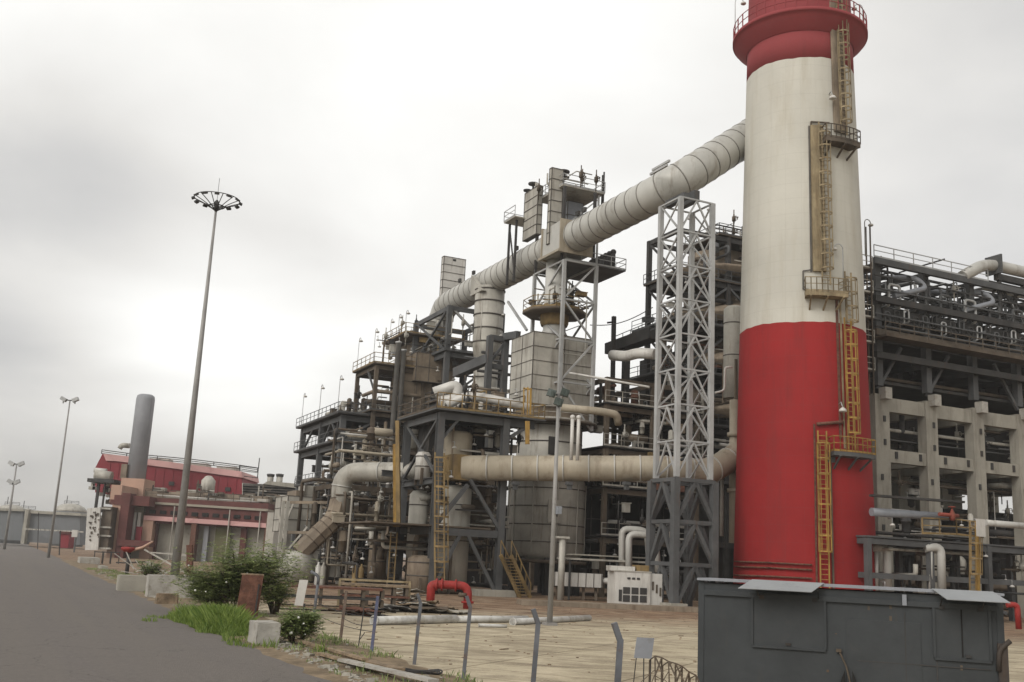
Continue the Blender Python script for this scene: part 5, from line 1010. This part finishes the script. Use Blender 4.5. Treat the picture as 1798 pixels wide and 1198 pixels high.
for k, (x0, x1, y0, y1) in enumerate(((1092, 1136, 928, 985), (1104, 1150, 937, 985))):
    b = MB(); Yk = 84-k; b.pipe([P(x0, y1+30, Yk), P(x0, y0, Yk), P(x1, y0+4, Yk), P(x1+6, y1+20, Yk)], .27, .6, 10); solo('pipe_hoop', b, MT['duct'], ('taller pale square pipe hoop left of the tower base', 'inner pale square pipe hoop left of the tower base')[k], 'pipe')
# pipes lying on the yard
MT['wpipe'] = mat('white_pipe', (.50, .49, .46), .55, 0, .15, .8, (.25, .22, .17), .4)
for k, (a, c, r, lab) in enumerate((((655, 1098), (800, 1094), .17, 'white pipe length lying on the yard, left one'), ((795, 1094), (925, 1093), .15, 'white pipe length lying on the yard, middle one'), ((900, 1098), (1035, 1090), .14, 'white pipe length lying on the yard, right one'), ((840, 1101), (890, 1103), .07, 'thin white pipe scrap lying before the long pipes'))):
    p, q = G(*a), G(*c); b = MB(); b.tube([p+Z*r, p.lerp(q, .5)+Z*r, q+Z*r], r, 12); b.tube([p+Z*r, p.lerp(q, .012)+Z*r], r*1.25, 12); solo('loose_pipe', b, MT['wpipe'], lab, 'pipe', 'white pipes lying on the yard')
# timber stacks
T_ = None
def stack(label, px, py, wd, dp, nlay, seed, hh=.22):
    q = G(px, py); r = random.Random(seed); T = thing('timber_stack', label, 'timber stack', q); z = .1
    for k in range(nlay):
        b = MB(); c = q+fx*r.uniform(-.15, .15)+fy*(dp/2)+Z*(z+.06); b.box(c, (wd*r.uniform(.93, 1), dp, .10), fx, fy, Z); part(T, 'board_layer', b, MT[('timber', 'rust', 'dark')[r.choice((0, 1, 1, 2))]])
        if k < nlay-1:
            for s in (-.47, -.1, .3, .48): b = MB(); b.box(q+fx*wd*s+fy*(dp/2)+Z*(z+.11+hh/2), (.16, dp*.9, hh), fx, fy, Z); part(T, 'bearer', b, MT['brown'])
        z += .1+hh
    return T
stack('low brown stack of long boards behind the leaning white tag', 580, 1074, 5.0, 1.4, 3, 1, .36); stack('wide brown timber rack with pale top edge left of the red hydrant', 655, 1072, 3.4, 1.6, 3, 5, .42)
b = MB(); q = G(655, 1071); b.box(q+Z*1.42+fy*.1, (3.6, .12, .1), fx, fy, Z); b.box(q+fx*1.75+Z*.7, (.12, .12, 1.4), fx, fy, Z); b.box(q-fx*1.75+Z*.7, (.12, .12, 1.4), fx, fy, Z); solo('rack_frame', b, MT['oldyel'], 'pale yellowish frame round the wide timber rack', 'frame')
r8 = random.Random(12)
def crumple(c, sx, sy, b, amp=.06):
    n = 6; vs = []; a = Vector((r8.uniform(-1, 1), r8.uniform(-.5, .5), 0)).normalized(); bb = Vector((-a.y, a.x, 0)); tl = Vector((r8.uniform(-.12, .12), r8.uniform(-.1, .25), 1)).normalized()
    a = (a-tl*a.dot(tl)).normalized(); bb = tl.cross(a)
    for zz in (0, -.03):
        for i in range(n+1):
            for j in range(n+1): vs.append(c+a*sx*(i/n-.5)+bb*sy*(j/n-.5)+tl*zz+Z*(0 if zz else 0))
    m_ = (n+1)**2
    for k in range(m_): d_ = r8.uniform(-amp, amp); vs[k] = vs[k]+tl*d_; vs[k+m_] = vs[k+m_]+tl*d_
    fs = [(i*(n+1)+j, (i+1)*(n+1)+j, (i+1)*(n+1)+j+1, i*(n+1)+j+1) for i in range(n) for j in range(n)]; fs += [tuple(x+m_ for x in f[::-1]) for f in fs]
    ed = [(i, 0) for i in range(n+1)]+[(n, j) for j in range(1, n+1)]+[(i, n) for i in range(n-1, -1, -1)]+[(0, j) for j in range(n-1, 0, -1)]
    for (p_, q_) in zip(ed, ed[1:]+ed[:1]): fs.append((p_[0]*(n+1)+p_[1], q_[0]*(n+1)+q_[1], m_+q_[0]*(n+1)+q_[1], m_+p_[0]*(n+1)+p_[1]))
    for v in vs: v.z = max(v.z, .02)
    b.add(vs, fs); return b
def heap(label, px, py, wd, hh, n, mts):
    q = G(px, py); T = thing('scrap_heap', label, 'scrap heap', q, 'scrap heaps on the yard')
    for k in range(n):
        x = r8.uniform(-.5, .5); z = hh*(1-abs(x)*1.7)*r8.uniform(.15, 1); part(T, 'sheet' if k % 3 else 'board', crumple(q+fx*wd*x+fy*r8.uniform(0, 1.0)+Z*max(z, .06), r8.uniform(.9, 2.4), r8.uniform(.3, .9), MB()), MT[r8.choice(mts)])
heap('low heap of pale and brown crumpled scrap sheets left of the red hydrant', 728, 1076, 4.6, .55, 26, ('wpipe', 'brown', 'timber', 'conc', 'dark', 'clad')); heap('small dark brown heap on the yard below the timber rack', 655, 1082, 1.9, .5, 10, ('brown', 'rust', 'dark')); heap('loose pale scrap lying at the end of the timber rack', 712, 1056, 1.4, .9, 10, ('timber', 'conc', 'clad'))
# gas bottles and small gear at the plant foot
for k, (px, py, col_) in enumerate(((557, 1020, 'white'), (566, 1020, 'clad'), (622, 1022, 'ochre'), (633, 1022, 'ochre'))):
    q = Vector((P(px, py, 88).x, 88, 0)); solo('gas_bottle', MB().lathe(q, [(.2, 0), (.24, .1), (.24, 1.5), (.08, 1.75), (.08, 1.9)], 12), MT[col_], ('white gas bottle at the foot of the left pipes', 'pale gas bottle right beside the white one', 'ochre gas bottle left of its twin', 'ochre gas bottle right of its twin')[k], 'gas bottle', 'gas bottles at the foot of the plant')
# ------------------------------------------------------------------ masts
q = G(308, 1024); q = P(306, 1016, 78); q.z = 0; top = P(384, 362, 78).z
T = thing('high_mast_light', 'very tall tapering mast crowned with a ring of floodlights', 'light mast', q); part(T, 'pole', MB().tube([q, q+Z*top], [.33, .085], 14), MT['pole']); part(T, 'base_plate', MB().lathe(q, [(.7, 0), (.7, .25), (.4, .3)], 14), MT['conc'])
b = MB(); rg_ = 1.75; zt2 = top+.3
b.tube([q+Vector((math.cos(a)*rg_, math.sin(a)*rg_, zt2+.25)) for a in [2*math.pi*i/24 for i in range(25)]], .035, 6); b.tube([q+Vector((math.cos(a)*rg_*.35, math.sin(a)*rg_*.35, zt2-.35)) for a in [2*math.pi*i/12 for i in range(13)]], .05, 6)
for k in range(12): a = 2*math.pi*k/12; dv = Vector((math.cos(a), math.sin(a), 0)); b.tube(fillet([q+Z*(zt2-.75), q+dv*rg_*.5+Z*(zt2-.15), q+dv*rg_+Z*(zt2+.25)], .5, 3), .035, 5)
part(T, 'lamp_ring', b, MT['dark'])
for k in range(12): a = 2*math.pi*(k+.5)/12; dv = Vector((math.cos(a), math.sin(a), 0)); part(T, 'floodlight', MB().box(q+dv*(rg_+.05)+Z*(zt2+.12), (.26, .36, .14), (dv-Z*.5).normalized(), dv.cross(Z), (Z+dv*.5).normalized()), MT['dark'])
b = MB(); b.beam(q+Z*(zt2-.8), q+Z*(zt2+2.0), .03); b.lathe(q+Z*(zt2-.3), [(.1, -.5), (.2, .0), (.2, .3), (.05, .5)], 10); part(T, 'lightning_rod', b, MT['dark'])
def smallmast(label, px, py, Y, base, lamps):
    q = Vector((P(base[0], base[1], Y).x, Y, 0)); h = P(px, py, Y).z; T = thing('light_mast', label, 'light mast', q); part(T, 'pole', MB().tube([q, q+Z*h], [.0014*Y, .0006*Y], 10), MT['pole']); s = Y/150
    for z, wv in lamps:
        part(T, 'cross_arm', MB().beam(q+Z*(h-z)-Vector((wv, 0, 0)), q+Z*(h-z)+Vector((wv, 0, 0)), .14*s), MT['dark'])
        for sg in (-1, 1):
            b = MB(); c = q+Vector((sg*wv*.85, -.2, h-z+.1)); b.box(c, (.85*s, .6, .5*s), Vector((1, 0, sg*.5)).normalized(), Vector((0, 1, 0)), Vector((-sg*.5, 0, 1)).normalized()); b.box(c-Vector((0, 0, .3)), (.2, .2, .6)); part(T, 'floodlight', b, MT['galv'])
    return T
T = smallmast('second tall light mast with four floodlights on a short crossarm', 119, 703, 150, (84, 985), ((0, 1.0),)); 
smallmast('far small double-arm light mast at the left edge', 24, 815, 220, (8, 960), ((0, 1.2), (3.8, .8)))
# ------------------------------------------------------------------ left hand buildings
ex = Vector((.99, .10, 0)).normalized(); ey = Vector((-.10, .99, 0)).normalized(); YB = 200.0
def lb(x0, y0, x1, y1, Y, dp, mt, b=None):
    """box whose front spans two photo corners at depth Y, with real depth dp"""
    p, q = P(x0, y1, Y), P(x1, y0, Y); ym = (y0+y1)/2; p.x = P(x0, ym, Y).x; q.x = P(x1, ym, Y).x; b = b or MB(); xm = (p.x+q.x)/2; b.box((xm, Y+dp/2, (p.z+q.z)/2), (q.x-p.x, dp, q.z-p.z), Vector((1, 0, 0)), Vector((0, 1, 0)), Z); return b
MT['pinkred'] = mat('red_wall', (.20, .022, .03), .7, 0, .12, .1, (.15, .03, .03), .3, streak=.5); MT['pinkl'] = mat('faded_pink_cladding', (.55, .32, .30), .7, 0, .12, .15, (.30, .14, .13), .3); MT['salmon'] = mat('salmon_render', (.42, .27, .20), .8, 0, .08, .3, (.3, .19, .14), .3, streak=1); MT['maroon'] = mat('maroon_paint', (.105, .035, .03), .7, 0, .2, .4, (.07, .03, .025), .3); MT['beige'] = mat('beige_wall', (.30, .27, .215), .8, 0, .1, .3, (.2, .17, .13), .35, streak=1); MT['shut'] = mat('shutter_grey', (.32, .30, .25), .7, 0, .1, .4, (.15, .13, .11), .3)
MT['gwall'] = mat('corrugated_grey', (.14, .145, .15), .7, 0, .1, .1, (.10, .10, .10), .3, streak=1)
# shed
T = thing('red_shed', 'long red clad shed with faded pink roof edge behind the grey silo', 'building', Vector((P(300, 900, 205).x, 205, 0)))
def slopebox(pts, Y, dp, mt, name, T, label=None): b = MB(); b.prism([P(x, y, Y) for x, y in pts], Vector((0, dp, 0))); return part(T, name, b, MT[mt], label)
slopebox([(167, 865), (167, 822), (180, 797), (424, 838), (426, 868)], 208, 14, 'pinkred', 'wall', T)
slopebox([(181, 797), (222, 801), (424, 828), (426, 839), (300, 822), (205, 810), (186, 809)], 207.6, 14.5, 'pinkl', 'roof_edge', T)
for k in range(15): x = 190+k*16; part(T, 'wall_rib', lb(x, 812+(x-190)*.13, x+.9, 868, 207.9, .3, 'pinkred'), MT['pinkred'])
for x, y in ((296, 846), (345, 850), (395, 856)): part(T, 'louvre', lb(x, y, x+9, y+6, 207.7, .4, 'dark'), MT['dark'])
b = MB(); pr = [(178, 790), (222, 796), (330, 806), (420, 817), (452, 822)]; b.rail([P(x, y+7, 209) for x, y in pr], .8, 5, .08); part(T, 'roof_rail', b, MT['dark'])
b = MB(); b.rail([P(x, y, 209) for x, y in ((420, 836), (452, 840), (454, 822))], 2, 2, .08); part(T, 'roof_rail', b, MT['dark'])
for x in (262, 330, 380): part(T, 'roof_duct', lb(x, 806+(x-262)*.12, x+34, 814+(x-262)*.12, 212, 3, 'clad'), MT['clad'])
b = MB(); b.pipe([P(210, 788, 205), P(214, 782, 205), P(228, 783, 205)], .5, .8, 8); part(T, 'roof_vent', b, MT['clad'])
T = thing('grey_silo', 'tall plain bluish grey silo with rounded top rising from a salmon block', 'silo', Vector((P(236, 900, 198).x, 198, 0)))
q = P(238, 845, 198); h1 = P(250, 693, 198).z; part(T, 'shell', MB().lathe((q.x, 198, 0), [(1.72, q.z-1), (1.72, h1-.9), (1.6, h1-.3), (1.2, h1), (.1, h1+.1)], 40), MT['tank'])
part(T, 'base_block', lb(211, 841, 252, 874, 195, 6, 'salmon'), MT['salmon'])
T = thing('gate_house', 'low maroon and salmon gate building with shuttered bays under the silo', 'building', Vector((P(330, 960, 190).x, 190, 0)))
part(T, 'fascia', lb(252, 884, 470, 918, 190, 12, 'maroon'), MT['maroon'])
for k in range(11): x = 262+k*18.5; y = 892+(x-252)*.06; part(T, 'window', lb(x, y+3, x+11, y+9, 189.8, .4, 'black'), MT['black'])
for x in (300, 398, 452): part(T, 'downpipe', lb(x, 886+(x-252)*.06, x+1.4, 990, 188.6, .3, 'clad'), MT['clad'])
b = MB(); b.prism([P(x, y, 189.6) for x, y in ((250, 880), (470, 894), (470, 898), (250, 884))], Vector((0, 13, 0))); part(T, 'roof', b, MT['beige']); b = MB(); b.prism([P(x, y, 189) for x, y in ((252, 905), (467, 919), (467, 927), (252, 913))], Vector((0, .9, 0))); part(T, 'lintel', b, MT['pinkl'])
part(T, 'wall', lb(262, 910, 468, 1010, 192, 9, 'shut'), MT['shut'])
for x in (246, 332, 462): part(T, 'pillar', lb(x, 908, x+(18 if x < 300 else 9), 1010, 189.2, 2, 'salmon'), MT['salmon' if x < 300 else 'rust'])
for x, c, w_ in ((355, 'tank', 8), (420, 'maroon', 10), (268, 'maroon', 4)): part(T, 'bay_post', lb(x, 915, x+w_, 1010, 190.8, 1, c), MT[c])
part(T, 'door', lb(375, 925, 402, 1010, 191.2, .4, 'beige'), MT['grassy'], 'mossy green stained shutter')
T = thing('entrance_tower', 'salmon and maroon entrance tower with open doorway below the silo', 'building', Vector((P(220, 960, 187).x, 187, 0)))
part(T, 'wall', lb(194, 852, 213, 882, 187, 8, 'salmon'), MT['salmon']); part(T, 'cornice', lb(200, 872, 262, 886, 186.4, 6, 'maroon'), MT['maroon']); part(T, 'cornice', lb(193, 878, 214, 886, 186.8, 3, 'maroon'), MT['maroon'])
part(T, 'pillar', lb(190, 886, 206, 1005, 186.6, 3, 'beige'), MT['salmon']); part(T, 'pillar', lb(206, 866, 221, 1005, 185.6, 3, 'maroon'), MT['maroon']); part(T, 'back_wall', lb(218, 884, 250, 1005, 190, 1, 'beige'), MT['beige'])
for x in (224, 232, 240): part(T, 'hanging_sheet', lb(x, 900, x+5, 950, 189, .3, 'white'), MT['white'])
part(T, 'door', lb(238, 925, 248, 950, 188, .3, 'pinkred'), MT['pinkred']); part(T, 'step', lb(205, 950, 262, 958, 185, 3, 'maroon'), MT['maroon'])
T = thing('roof_plant', 'row of dusty ducts, tanks and vents along the roofline between shed and furnaces', 'machinery', Vector((P(350, 880, 200).x, 200, 8)))
r9 = random.Random(6)
for k in range(70):
    x = r9.uniform(252, 500); y = 870+(x-256)*.05+r9.uniform(-14, 14); w_ = r9.uniform(4, 24); c = r9.choice(('clad', 'cladb', 'brown', 'clad', 'steel', 'white')); part(T, 'duct_box', lb(x, y, x+w_, y+r9.uniform(2, 6), r9.uniform(193, 203), 1.5, c), MT[c])
for k in range(12):
    x = r9.uniform(250, 500); q = P(x, 884+(x-256)*.05, r9.uniform(192, 200)); b = MB(); h = r9.uniform(2, 5); b.beam(q, q+Z*h, .22); b.beam(q+Z*h*.8, q+Z*h*.8+Vector((1.5, 0, 0)), .18); part(T, 'vent_pipe', b, MT[r9.choice(('brown', 'clad', 'dark'))])
part(T, 'tank', MB().lathe(P(364, 865, 196), [(1.3, 0), (1.3, 2.2), (.6, 3.0), (.3, 3.1)], 14), MT['clad']); b = MB(); b.rail([P(254, 874, 192), P(440, 886, 192)], 1.6, 3, .06); part(T, 'handrail', b, MT['brown'])
part(T, 'duct_box', lb(252, 872, 470, 886, 196, 4, 'cladb'), MT['cladb'])
for k in range(7):
    x = r9.uniform(254, 330); x2 = r9.uniform(400, 480); y = 868+k*2.6; a, c = P(x, y+(x-254)*.07, 193.5), P(x2, y+(x2-254)*.07, 193.5); part(T, 'long_pipe', MB().tube([a, c], .13, 6), MT[r9.choice(('clad', 'white', 'conc'))])
T = thing('grey_sheds', 'pale grey clad low building with twin dark-capped chimneys left of the plant', 'building', Vector((P(480, 900, 170).x, 170, 0)))
slopebox([(425, 848), (520, 855), (560, 862), (560, 1000), (425, 1000)], 203, 14, 'clad', 'wall', T); slopebox([(462, 850), (470, 845), (550, 852), (558, 862)], 202.6, 14.6, 'conc', 'roof', T)
for k in range(12): part(T, 'siding_seam', lb(426, 855+k*4.5, 558, 855.8+k*4.5, 202.9, .3, 'seam'), MT['seam'])
for x in (474, 490): q = P(x, 850, 205); b = MB(); b.lathe(q, [(.62, -1), (.62, 1.6)], 12); o = part(T, 'chimney_pot', b, MT['clad']); part(o, 'cap', MB().lathe(q+Z*1.4, [(.7, 0), (.8, .5), (.2, .6)], 12), MT['dark'])
part(T, 'wall', lb(466, 900, 480, 985, 168, 5, 'clad'), MT['clad']); part(T, 'notice_board', lb(486, 897, 494, 917, 167, .3, 'white'), MT['white'])
for k in range(40):
    x = r9.uniform(430, 560); y = r9.uniform(856, 930); c = r9.choice(('brown', 'clad', 'dark', 'steel', 'conc')); part(T, 'wall_pipe', (lb(x, y, x+r9.uniform(8, 40), y+1.6, 199, .6, c) if r9.random() < .6 else lb(x, y, x+2, y+r9.uniform(8, 25), 199, .6, c)), MT[c])
T = thing('roof_rail_stand', 'small dark rail stand on the grey building roof by the plant', 'rail', P(540, 855, 160)); b = MB(); b.rail([P(517, 855, 160), P(552, 858, 160)], 1.2, 2, .06); b.beam(P(546, 858, 160), P(546, 840, 160), .3); part(T, 'handrail', b, MT['dark'])
# equipment left of the silo, hoarding
T = thing('blower_platform', 'rusty blower ducts on a dark platform at the left end of the shed', 'machinery', Vector((P(185, 850, 199).x, 199, 0)))
part(T, 'deck', lb(153, 842, 200, 846, 196, 6, 'dark'), MT['dark']); part(T, 'column', lb(165, 846, 169, 940, 197, .5, 'dark'), MT['dark']); part(T, 'column', lb(180, 846, 182, 900, 197, .5, 'dark'), MT['dark']); b = MB(); b.tube([P(168, 834, 197), P(196, 838, 197)], 1.0, 12); part(T, 'blower_duct', b, MT['clad']); b = MB(); b.tube([P(166, 826, 199), P(187, 828, 199)], .5, 12); part(T, 'blower_duct', b, MT['white'])
for k in range(16): x = r9.uniform(153, 196); y = r9.uniform(848, 880); c = r9.choice(('brown', 'clad', 'dark')); part(T, 'pipe', lb(x, y, x+r9.uniform(3, 12), y+r9.uniform(2, 8), 198, 1, c), MT[c])
part(T, 'tank', lb(212, 815, 222, 840, 196, 3, 'cladb'), MT['cladb'])
T = thing('hoarding', 'white stained hoarding panel beside dark shelving at the building end', 'hoarding', Vector((P(160, 950, 183).x, 183, 0))); slopebox([(149, 966), (153, 893), (176, 891), (172, 966)], 183, .4, 'white', 'panel', T); b = MB()
for k in range(22): x = r9.uniform(155, 173); y = r9.uniform(898, 950); lb(x, y, x+r9.uniform(1, 3.5), y+r9.uniform(1.5, 5), 182.8, .15, 'dark', b)
part(T, 'stain', b, MT['brown']); part(T, 'shelving', lb(176, 890, 193, 964, 184, 3, 'brown'), MT['brown']); b = MB()
for y in (892, 925, 940, 962): lb(174, y, 194, y+2, 183.6, .6, 'conc', b)
part(T, 'shelf', b, MT['clad'])
# far tanks and shed at the left edge
for k, (x0, x1, yt, lab) in enumerate(((-25, 36, 886, 'far pale dome-roofed storage tank at the left edge'), (80, 142, 884, 'far grey dome-roofed storage tank left of the white hoarding'), (30, 55, 893, 'small far dome tank between the two larger ones'))):
    Y = 420+k*6; a, c = P(x0, 930, Y), P(x1, yt, Y); cx = (a.x+c.x)/2; rr2 = (c.x-a.x)/2; hz = c.z; T = thing('storage_tank', lab, 'tank', Vector((cx, Y+rr2, 0))); part(T, 'shell', MB().lathe((cx, Y+rr2, 0), [(rr2, 0), (rr2, hz*.8)], 36), MT['gwall']); part(T, 'dome', MB().lathe((cx, Y+rr2, 0), [(rr2*math.cos(t*.5*math.pi), hz*.8+hz*.2*math.sin(t*.5*math.pi)) for t in [i/6 for i in range(6)]]+[(.1, hz)], 36), MT['clad'])
    b = MB(); b.beam((cx-2, Y+rr2, hz), (cx-2, Y+rr2, hz+3), .3); b.rail([Vector((cx-3, Y+rr2, hz-.3)), Vector((cx+3, Y+rr2, hz-.3))], 1.2, 3, .08); part(T, 'roof_rail', b, MT['dark'])
T = thing('long_shed', 'long low corrugated grey shed at the far left beyond the road', 'building', Vector((P(60, 940, 330).x, 330, 0)))
slopebox([(-30, 945), (-30, 893), (0, 894), (40, 896), (40, 950)], 330, 20, 'gwall', 'wall', T); slopebox([(46, 952), (46, 899), (140, 904), (140, 957)], 320, 20, 'gwall', 'wall', T); slopebox([(44, 901), (46, 896), (140, 901), (142, 906)], 319, 22, 'conc', 'roof', T); slopebox([(-30, 896), (-30, 891), (40, 894), (42, 898)], 329, 22, 'conc', 'roof', T)
for k in range(14): x = 42+k*7.5; part(T, 'wall_rail', lb(x, 928+k*.4, x+6.5, 930+k*.4, 316, .5, 'clad'), MT['clad'])
part(T, 'gable_post', lb(40, 895, 46, 955, 318, 2, 'conc'), MT['conc'])
q = Vector((P(110, 950, 240).x, 240, 0)); T = thing('red_cabinet', 'small red cabinet at the far left beside a white board', 'cabinet', q); part(T, 'cabinet', lb(105, 936, 121, 962, 240, 3, 'pinkred'), MT['pinkred']); part(T, 'roof', lb(104, 934, 122, 937, 239.6, 4, 'maroon'), MT['maroon'])
q = Vector((P(131, 950, 235).x, 235, 0)); T = thing('white_board', 'small white notice board on a post right of the red cabinet', 'sign', q); part(T, 'board', lb(126, 931, 136, 943, 235, .3, 'white'), MT['white']); part(T, 'post', lb(130, 943, 132, 975, 235.2, .3, 'steel'), MT['steel'])
# dark trestles, red hydrant monitor and thin poles in the middle distance
for k, x in enumerate((172, 186, 200)):
    q = G(x, 990); T = thing('trestle', ('dark pipe trestle in the middle distance, leftmost of three', 'dark pipe trestle in the middle distance, central one', 'dark pipe trestle in the middle distance, rightmost of three')[k], 'trestle', q, 'dark trestles beyond the verge')
    for s in (-.55, .55): part(T, 'leg', MB().beam(q+Vector((s, 0, 0)), q+Vector((s, 0, 1.5)), .1), MT['dark'])
    part(T, 'crossbar', MB().beam(q+Vector((-.65, 0, 1.4)), q+Vector((.65, 0, 1.4)), .12), MT['dark'])
q = G(222, 1010); T = thing('fire_monitor', 'red fire monitor nozzle on a dark stand pipe pointing up right', 'hydrant', q); part(T, 'stand', MB().tube([q, q+Z*1.9], .16, 10), MT['dark']); part(T, 'nozzle', MB().tube([q+Z*2.0, q+Vector((1.1, 0, 2.35)), q+Vector((1.9, 0, 2.9))], [.16, .12, .09], 10), MT['salmon']); b = MB(); b.lathe(q+Vector((-.1, 0, 1.85)), [(.2, 0), (.6, .25), (.62, .45), (.3, .5)], 12); part(T, 'body', b, MT['red']); b = MB(); b.pipe([q+Vector((-1, 0, 1.0)), q+Vector((-.2, 0, 1.0)), q+Vector((1.6, 0, 1.2)), q+Vector((1.9, 0, 0.2))], .06, .3, 6); part(T, 'branch_pipe', b, MT['dark'])
q = G(334, 1020); solo('short_post', MB().beam(q, P(333, 957, q.y), .42), MT['rust'], 'short reddish brown post behind the white block and bush', 'post'); 
for k, (x, y0, y1) in enumerate(((104, 975, 932), (66, 965, 900))): q = G(x, y0); solo('thin_pole', MB().beam(q, P(x+2, y1, q.y), .16), MT['dark'], ('thin dark pole on the verge near the red cabinet', 'thin dark pole near the far tanks')[k], 'pole')
b = MB(); q = G(280, 1015)
for k in range(26):
    a = Vector((q.x+r9.uniform(-2.6, 2.6), q.y+r9.uniform(0, 3), r9.uniform(0, .6))); c = a+Vector((r9.uniform(-2, 2), r9.uniform(-.5, .5), r9.uniform(.2, 1.4))); b.beam(a, c, .07)
b.beam(q+Vector((-1.5, 0, 2.2)), q+Vector((2.8, 0, .2)), .12); b.beam(q+Vector((-1, 0, 2)), q+Vector((2.4, 0, 1.9)), .1)
solo('scrap_metal', b, MT['clad'], 'tangled heap of pale scrap bars at the foot of the tallest mast', 'scrap')
b = MB(); q = G(345, 985); b.box(q+Z*.5, (5, 2, .9), Vector((1, 0, 0)), Vector((0, 1, 0)), Z); solo('yellow_slab', b, MT['oldyel'], 'pale yellowish slab pile right of the mast foot', 'slab')

# small litter over the yard
b = MB(); r11 = random.Random(21)
for k in range(700):
    x = r11.uniform(-14, 14); y = r11.uniform(16, 76); s = r11.uniform(.012, .05)
    if uvz(Vector((x, y, 0)))[1] < ROADV+3: continue
    p = Vector((x, y, s*.3)); a = Vector((r11.uniform(-1, 1), r11.uniform(-1, 1), 0)).normalized(); c = Vector((-a.y, a.x, 0)); l_ = r11.uniform(1, 5) if r11.random() < .3 else 1
    b.box(p, (s*2*l_, s*1.4, s*.7), a, c, Z)
o = ground('yard_litter', b, MT['timber']); tag(o, 'small stones and wood chips littering the concrete yard', 'litter', kind='stuff')

# ------------------------------------------------------------------ thin haze over the plant
hm = bpy.data.materials.new('haze'); hm.use_nodes = True; t = hm.node_tree; t.nodes.remove(t.nodes['Principled BSDF']); pv = t.nodes.new('ShaderNodeVolumePrincipled'); pv.inputs['Color'].default_value = (.86, .85, .83, 1); pv.inputs['Density'].default_value = .0004; pv.inputs['Anisotropy'].default_value = .2
t.links.new(pv.outputs[0], t.nodes['Material Output'].inputs['Volume'])
b = MB(); b.box((0, 2300, 34), (6800, 5800, 70), Vector((1, 0, 0)), Vector((0, 1, 0)), Z); o = ground('haze', b, hm); tag(o, 'thin pale haze in the air over the plant', 'haze', kind='stuff')
